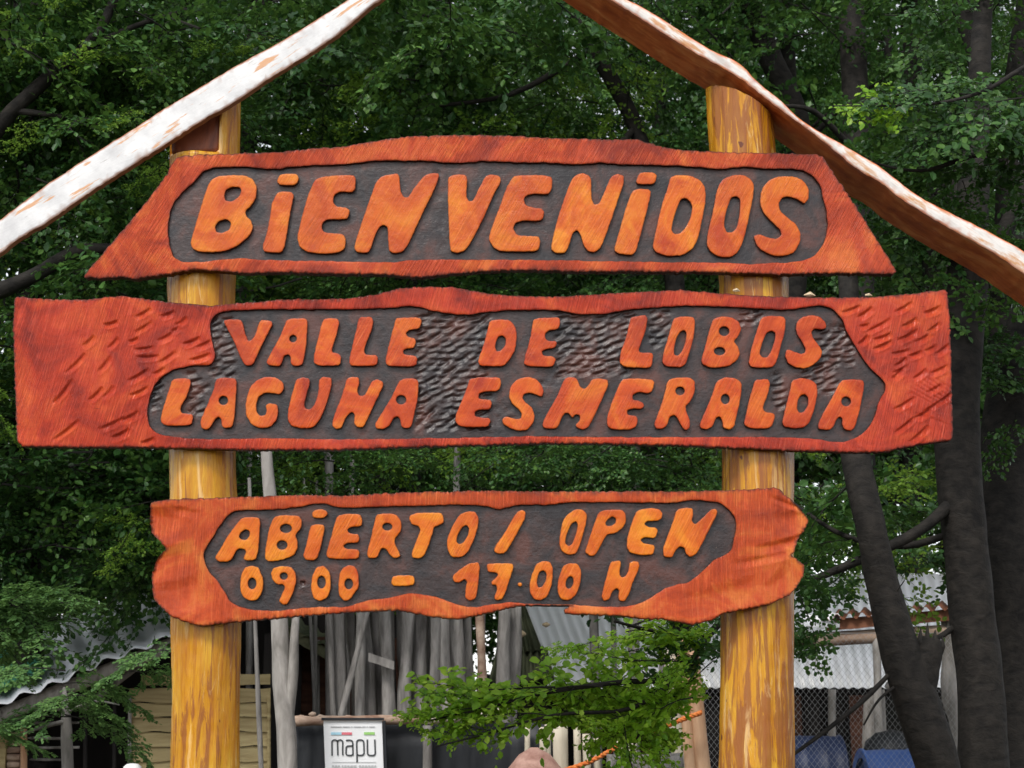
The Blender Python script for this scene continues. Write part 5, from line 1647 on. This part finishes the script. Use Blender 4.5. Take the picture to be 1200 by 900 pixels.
pk = empty('picket_fence', ground_pt(668, 8.35), 'short pale fence posts with flat sawn tops under the green branch', 'fence')
for (x, t, w) in [(637, 852, 9), (657, 846, 20), (677, 851, 9), (688, 860, 10), (700, 862, 8), (726, 866, 9), (742, 868, 10)]:
    upright(x, x - 1, t, 8.35, w, M['pale_post'], 'picket', pk)
plg = empty('weathered_log', ground_pt(757, 7.6), 'dark grey weathered log end at the bottom edge, below the rope', 'log')
log_between('log', P(712, 905, 7.6), P(800, 903, 7.6), 0.085, 0.08, M['grey_wood'], plg, 0.1, 3)
upright(735, 735, 905, 7.62, 14, M['grey_wood'], 'support', plg)
for (xb, xt, t, w, mname, lab) in [(794, 784, 755, 16, 'pale_post', 'pale peeled pole, leftmost of the three beside the right post'), (806, 797, 752, 17, 'pole', 'orange peeled pole, middle one of the three beside the right post'), (821, 808, 748, 19, 'pole', 'pinkish peeled pole, rightmost of the three beside the right post')]:
    Y = 8.0
    e = empty('peeled_pole', ground_pt(xb, Y), lab, 'pole', 'three peeled poles beside the right post')
    upright(xb, xt, t, Y, w, M[mname], 'pole_shaft', e, 0.12, w * 0.95, bend=0.015)
mb = MB()
rp = [P(655, 905, 7.85), P(690, 893, 7.84), P(722, 876, 7.84), P(748, 862, 7.83), P(770, 855, 7.83), P(795, 845, 7.83), P(822, 835, 7.83)]
pts, rads = catmull([Vector(p) for p in rp], [1] * len(rp), 24)
for s_ in range(3):
    q = []
    for i, p in enumerate(pts):
        a_ = i * 0.55 + s_ * 2 * math.pi / 3
        q.append(p + Vector((0, math.cos(a_), math.sin(a_))) * 0.006)
    mb.tube(q, 0.0075, 6)
rope = mb.build('orange_rope', M['rope'], None, origin=pts[0])
props(rope, 'twisted orange rope stretched up to the peeled poles', 'rope')
bk = empty('white_bucket', ground_pt(155, 8.0), 'white rounded lid at the bottom edge left of the left post', 'bucket')
mb = MB()
c = P(155, 903, 8.0)
mb.tube([c - Vector((0, 0, 0.35)), c - Vector((0, 0, 0.01)), c + Vector((0, 0, 0.02)), c + Vector((0, 0, 0.032)), c + Vector((0, 0, 0.036))], [0.048, 0.048, 0.043, 0.028, 0.004], 20)
mb.build('bucket_body', M['white_plastic'], bk)
mb = MB(); b_ = ground_pt(155, 8.0); mb.tube([Vector((c.x, 8.0, b_.z - 0.05)), c - Vector((0, 0, 0.352))], [0.1, 0.09], 12, 0.1); st_ = mb.build('tree_stump', M['grey_wood'], None, origin=(c.x, 8.0, b_.z))
props(st_, 'stump carrying the white bucket left of the left post', 'stump')

# ------------------------------------------------------------------ white roofed shed on the right
WY = 14.0
wr = empty('white_roofed_shed', ground_pt(880, WY), 'long open shed under a bright white corrugated roof', 'shed')
corrugated('roof', P(642, 806, WY), P(1330, 806, WY), P(1330, 672, WY + 2.6), P(588, 672, WY + 2.6), 62, 0.009, M['white_roof'], wr, rows=3)
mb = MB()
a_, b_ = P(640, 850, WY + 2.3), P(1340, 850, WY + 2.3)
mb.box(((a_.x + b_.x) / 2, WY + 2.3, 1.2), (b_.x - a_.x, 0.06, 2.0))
mb.build('back_wall', M['dark_wall'], wr, False)  # near-black colour stands in for the shade inside the open shed
for x in range(690, 1330, 24):
    xx = x + random.uniform(-4, 4)
    plank_bar_h = random.uniform(0.55, 1.15)
    g = ground_pt(xx, WY + 0.15)
    p = P(xx, 812, WY + 0.15)
    mb = MB(); w_ = random.uniform(0.10, 0.17)
    mb.box((p.x, WY + 0.15 + random.uniform(-.02, .02), (g.z + p.z - 0.02) / 2), (w_, 0.025, p.z - 0.02 - g.z))
    mb.build('wall_slab', random.choice([M['dark_wall'], M['bark_far'], M['brown_plank'], M['bark']]), wr, False)
for x in (700, 905, 975, 1080, 1180):
    upright(x, x, 808, WY - 0.05, 10, M['pale_trunk'], 'roof_post', wr)

mz = empty('mossy_roofed_hut', ground_pt(615, 12.2), 'hut gable clad in mossy corrugated sheets left of the white roof', 'hut')
corrugated('lower_sheet', P(572, 800, 12.2), P(650, 796, 12.2), P(641, 758, 12.35), P(582, 760, 12.35), 8, 0.022, M['moss_zinc'], mz, rows=2)
corrugated('upper_sheet', P(586, 768, 12.3), P(636, 762, 12.3), P(612, 700, 12.5), P(596, 700, 12.5), 5, 0.022, M['moss_zinc'], mz, rows=2)
for (x, y, r) in [(612, 743, 4), (603, 765, 4), (640, 732, 3), (592, 790, 4)]:
    mb = MB(); c = P(x, y, 12.1); mb.tube([c - Vector((0.03, 0, 0)), c, c + Vector((0.03, 0, 0.0))], [0.006, r * 12.1 / F, 0.006], 8, 0.3, 15, x)
    mb.build('batten_end', M['chip'], mz)
mb = MB(); p = P(600, 845, 12.4); g = ground_pt(600, 12.4)
mb.box((p.x, 12.45, (g.z + P(600, 790, 12.4).z) / 2), (0.55, 0.05, P(600, 790, 12.4).z - g.z)); mb.build('wall', M['dark_wall'], mz, False)

# ------------------------------------------------------------------ lean-to with red fascia on the right
LY = 10.8
ln = empty('lean_to', ground_pt(1050, LY), 'lean-to of pale gnarled posts under a rusty corrugated edge', 'lean-to')
log_between('beam', P(890, 754, LY), P(1180, 736, LY), 8.5 * LY / F, 8.5 * LY / F, M['log'], ln, 0.12, 3)
plank_bar('fascia', P(968, 733, LY - 0.06), P(1180, 715, LY - 0.06), 13 * LY / F, 0.03, M['rust'], ln, 0.01, 3, 12)
corrugated('roof', P(962, 725, LY - 0.12), P(1185, 705, LY - 0.12), P(1190, 700, LY + 1.6), P(965, 718, LY + 1.6), 15, 0.022, M['rust'], ln, rows=2)
corrugated('grey_sheet', P(938, 737, LY - 0.1), P(984, 735, LY - 0.1), P(984, 718, LY - 0.05), P(940, 719, LY - 0.05), 3, 0.01, M['zinc'], ln, rows=1)
upright(1031, 1027, 742, LY - 0.02, 11, M['pale_trunk'], 'roof_post', ln, 0.25)
upright(1036, 1033, 808, LY + 0.1, 9, M['grey_wood'], 'roof_post', ln, 0.25)
mb = MB()
mb.tube([P(1128, 930, LY) - Vector((0, 0, .5)), P(1124, 870, LY), P(1116, 820, LY), P(1112, 770, LY), P(1112, 718, LY)], [0.055, 0.055, 0.066, 0.05, 0.058], 14, 0.4, 7, 3, sub=6)
mb.build('roof_post', M['pale_trunk'], ln)
for q in [[(1116, 835, 12), (1128, 810, 10), (1140, 795, 8)], [(1058, 895, 9), (1066, 850, 9), (1056, 815, 9), (1040, 800, 6)], [(1075, 900, 8), (1084, 850, 9), (1078, 815, 9), (1060, 806, 6)], [(1018, 905, 8), (1019, 850, 8), (1021, 815, 7)]]:
    mb = MB()
    mb.tube([P(x, y, LY + 0.25) for x, y, w in q], [w * LY / F for x, y, w in q], 10, 0.3, 6, q[0][0], sub=5)
    mb.build('gnarled_brace', M['pale_trunk'], ln)

# ------------------------------------------------------------------ chain link fence and the barrels
CY2 = 9.3
cl = empty('chain_link_fence', ground_pt(950, CY2), 'chain link fence of thin diamond wire behind the right post', 'fence')
mb = MB()


def wire(p0, p1, r=0.00075):
    mb.tube([p0, p1], r, 3, caps=False)


top, bot = 742, 940
a_, b_ = P(775, top, CY2), P(1150, top, CY2)
zt, zb = a_.z, 0.62
W_ = b_.x - a_.x
H_ = zt - zb
st = 0.033
k = -H_ / 1.25
while k < W_:
    for sgn in (1, -1):
        # lines x = x0 + k +- (z - zb)/1.25
        pts_ = []
        for t_ in np.linspace(0, 1, 2):
            pass
        x0_, x1_ = k, k + H_ / 1.25
        z0_, z1_ = 0.0, H_
        if sgn < 0: x0_, x1_ = x1_, x0_
        xa, xb = x0_, x1_
        lo, hi = 0.0, W_
        def cut(xq): return (xq - xa) / (xb - xa)
        t0, t1 = 0.0, 1.0
        ta, tb_ = sorted((cut(lo), cut(hi)))
        t0, t1 = max(t0, ta), min(t1, tb_)
        if t1 - t0 > 0.01:
            wire(Vector((a_.x + xa + (xb - xa) * t0, CY2 + 0.002 * sgn, zb + H_ * t0)), Vector((a_.x + xa + (xb - xa) * t1, CY2 + 0.002 * sgn, zb + H_ * t1)))
    k += st
wm_ = mb.build('wire_mesh', M['wire'], cl)
wm_['kind'] = 'stuff'
mb = MB(); mb.tube([P(775, 742, CY2), P(1150, 742, CY2)], 0.002, 5); mb.build('tension_wire', M['wire'], cl)
for x in (776, 1149):
    upright(x, x, 738, CY2, 9, M['grey_wood'], 'fence_post', cl)


def barrel(label, px0, px1, pytop, Y, mat, rpx):
    r = rpx * Y / F
    a_, b_ = P(px0, pytop, Y), P(px1, pytop, Y)
    z = a_.z - r
    e = empty('barrel', ((a_.x + b_.x) / 2, Y, z - r), label, 'barrel', 'blue barrels behind the wire fence')
    n = 40
    L = b_.x - a_.x
    prof = [(0.0, 0.80), (0.0, 0.93), (-0.012, 0.97), (0.0, 1.0), (0.03, 1.0), (0.045, 0.96), (0.3, 0.975), (0.33, 1.0), (0.36, 0.975), (0.64, 0.975), (0.67, 1.0), (0.7, 0.975), (0.955, 0.96), (0.97, 1.0), (1.0, 1.0), (1.01, 0.97), (1.0, 0.93), (1.0, 0.8)]
    vs, fs = [], []
    for (u, rr) in prof:
        for k in range(n):
            t = 2 * math.pi * k / n
            vs.append(Vector((a_.x + L * u, Y + r * rr * math.cos(t), z + r * rr * math.sin(t))))
    for j in range(len(prof) - 1):
        for k in range(n):
            fs.append((j * n + k, j * n + (k + 1) % n, (j + 1) * n + (k + 1) % n, (j + 1) * n + k))
    mesh_obj('barrel_shell', vs, fs, mat, e)
    mb2 = MB()
    for xx, s_ in ((a_.x + 0.03, 1), (b_.x - 0.03, -1)):
        mb2.tube([Vector((xx, Y, z)), Vector((xx + 0.01 * s_, Y, z))], r * 0.86, 32)
    mb2.build('end_cap', mat, e)
    mb2 = MB(); mb2.tube([Vector((a_.x + 0.035, Y - r * 0.45, z + r * .3)), Vector((a_.x - 0.0, Y - r * .45, z + r * .3))], 0.03, 14)
    mb2.build('bung', mat, e)
    cr = empty('timber_rack', (e.location.x, Y, ground_z(e.location.x, Y)), 'timber rack under ' + label.split(',')[0], 'rack')
    for xx in (a_.x + L * 0.25, a_.x + L * 0.75):
        for dy in (-r * 0.75, r * 0.75):
            log_between('leg', (xx, Y + dy, cr.location.z - 0.05), (xx, Y + dy, z - r * 0.72), 0.04, 0.04, M['grey_wood'], cr)
    for dy in (-r * 0.62, r * 0.62):
        log_between('rail', (a_.x, Y + dy, z - r * 0.82), (b_.x, Y + dy, z - r * 0.82), 0.035, 0.035, M['grey_wood'], cr)


barrel('bright blue barrel lying beside the leaning trunk, its rim to the left', 1008, 1092, 877, 9.7, M['blue'], 52)
barrel('dark navy barrel lying right of the right post', 915, 984, 861, 10.3, M['navy'], 48)
dm = empty('dark_bin', ground_pt(1045, 10.1), 'dark domed bin behind the bright blue barrel', 'bin')
mb = MB(); c = P(1046, 880, 10.1)
mb.tube([Vector((c.x, 10.1, ground_z(c.x, 10.1))), c - Vector((0, 0, .02)), c + Vector((0, 0, .06)), c + Vector((0, 0, .11)), c + Vector((0, 0, .13))], [0.19, 0.19, 0.165, 0.10, 0.01], 20)
mb.build('bin_body', M['black_sheet'], dm)

# ------------------------------------------------------------------ chips left lying on the middle board
for i, (x, y, r, lab) in enumerate([(949, 346.5, 4.2, 'pale chip of wood lying on the middle board right of the right post'), (1018, 346.5, 2.6, 'tiny pale chip lying near the right end of the middle board'), (863, 341, 2.6, 'pale chip lying on the middle board just under the top board')]):
    mb = MB(); c = P(x, y, SIGN_Y + 0.005)
    mb.tube([c - Vector((r * 0.005, 0, -0.002)), c + Vector((0, 0, 0.004)), c + Vector((r * 0.005, 0.004, 0.001))], [0.003, r * 0.0025, 0.002], 6, 0.6, 90, i)
    props(mb.build('wood_chip', M['chip'], None, False, origin=c), lab, 'wood chip')
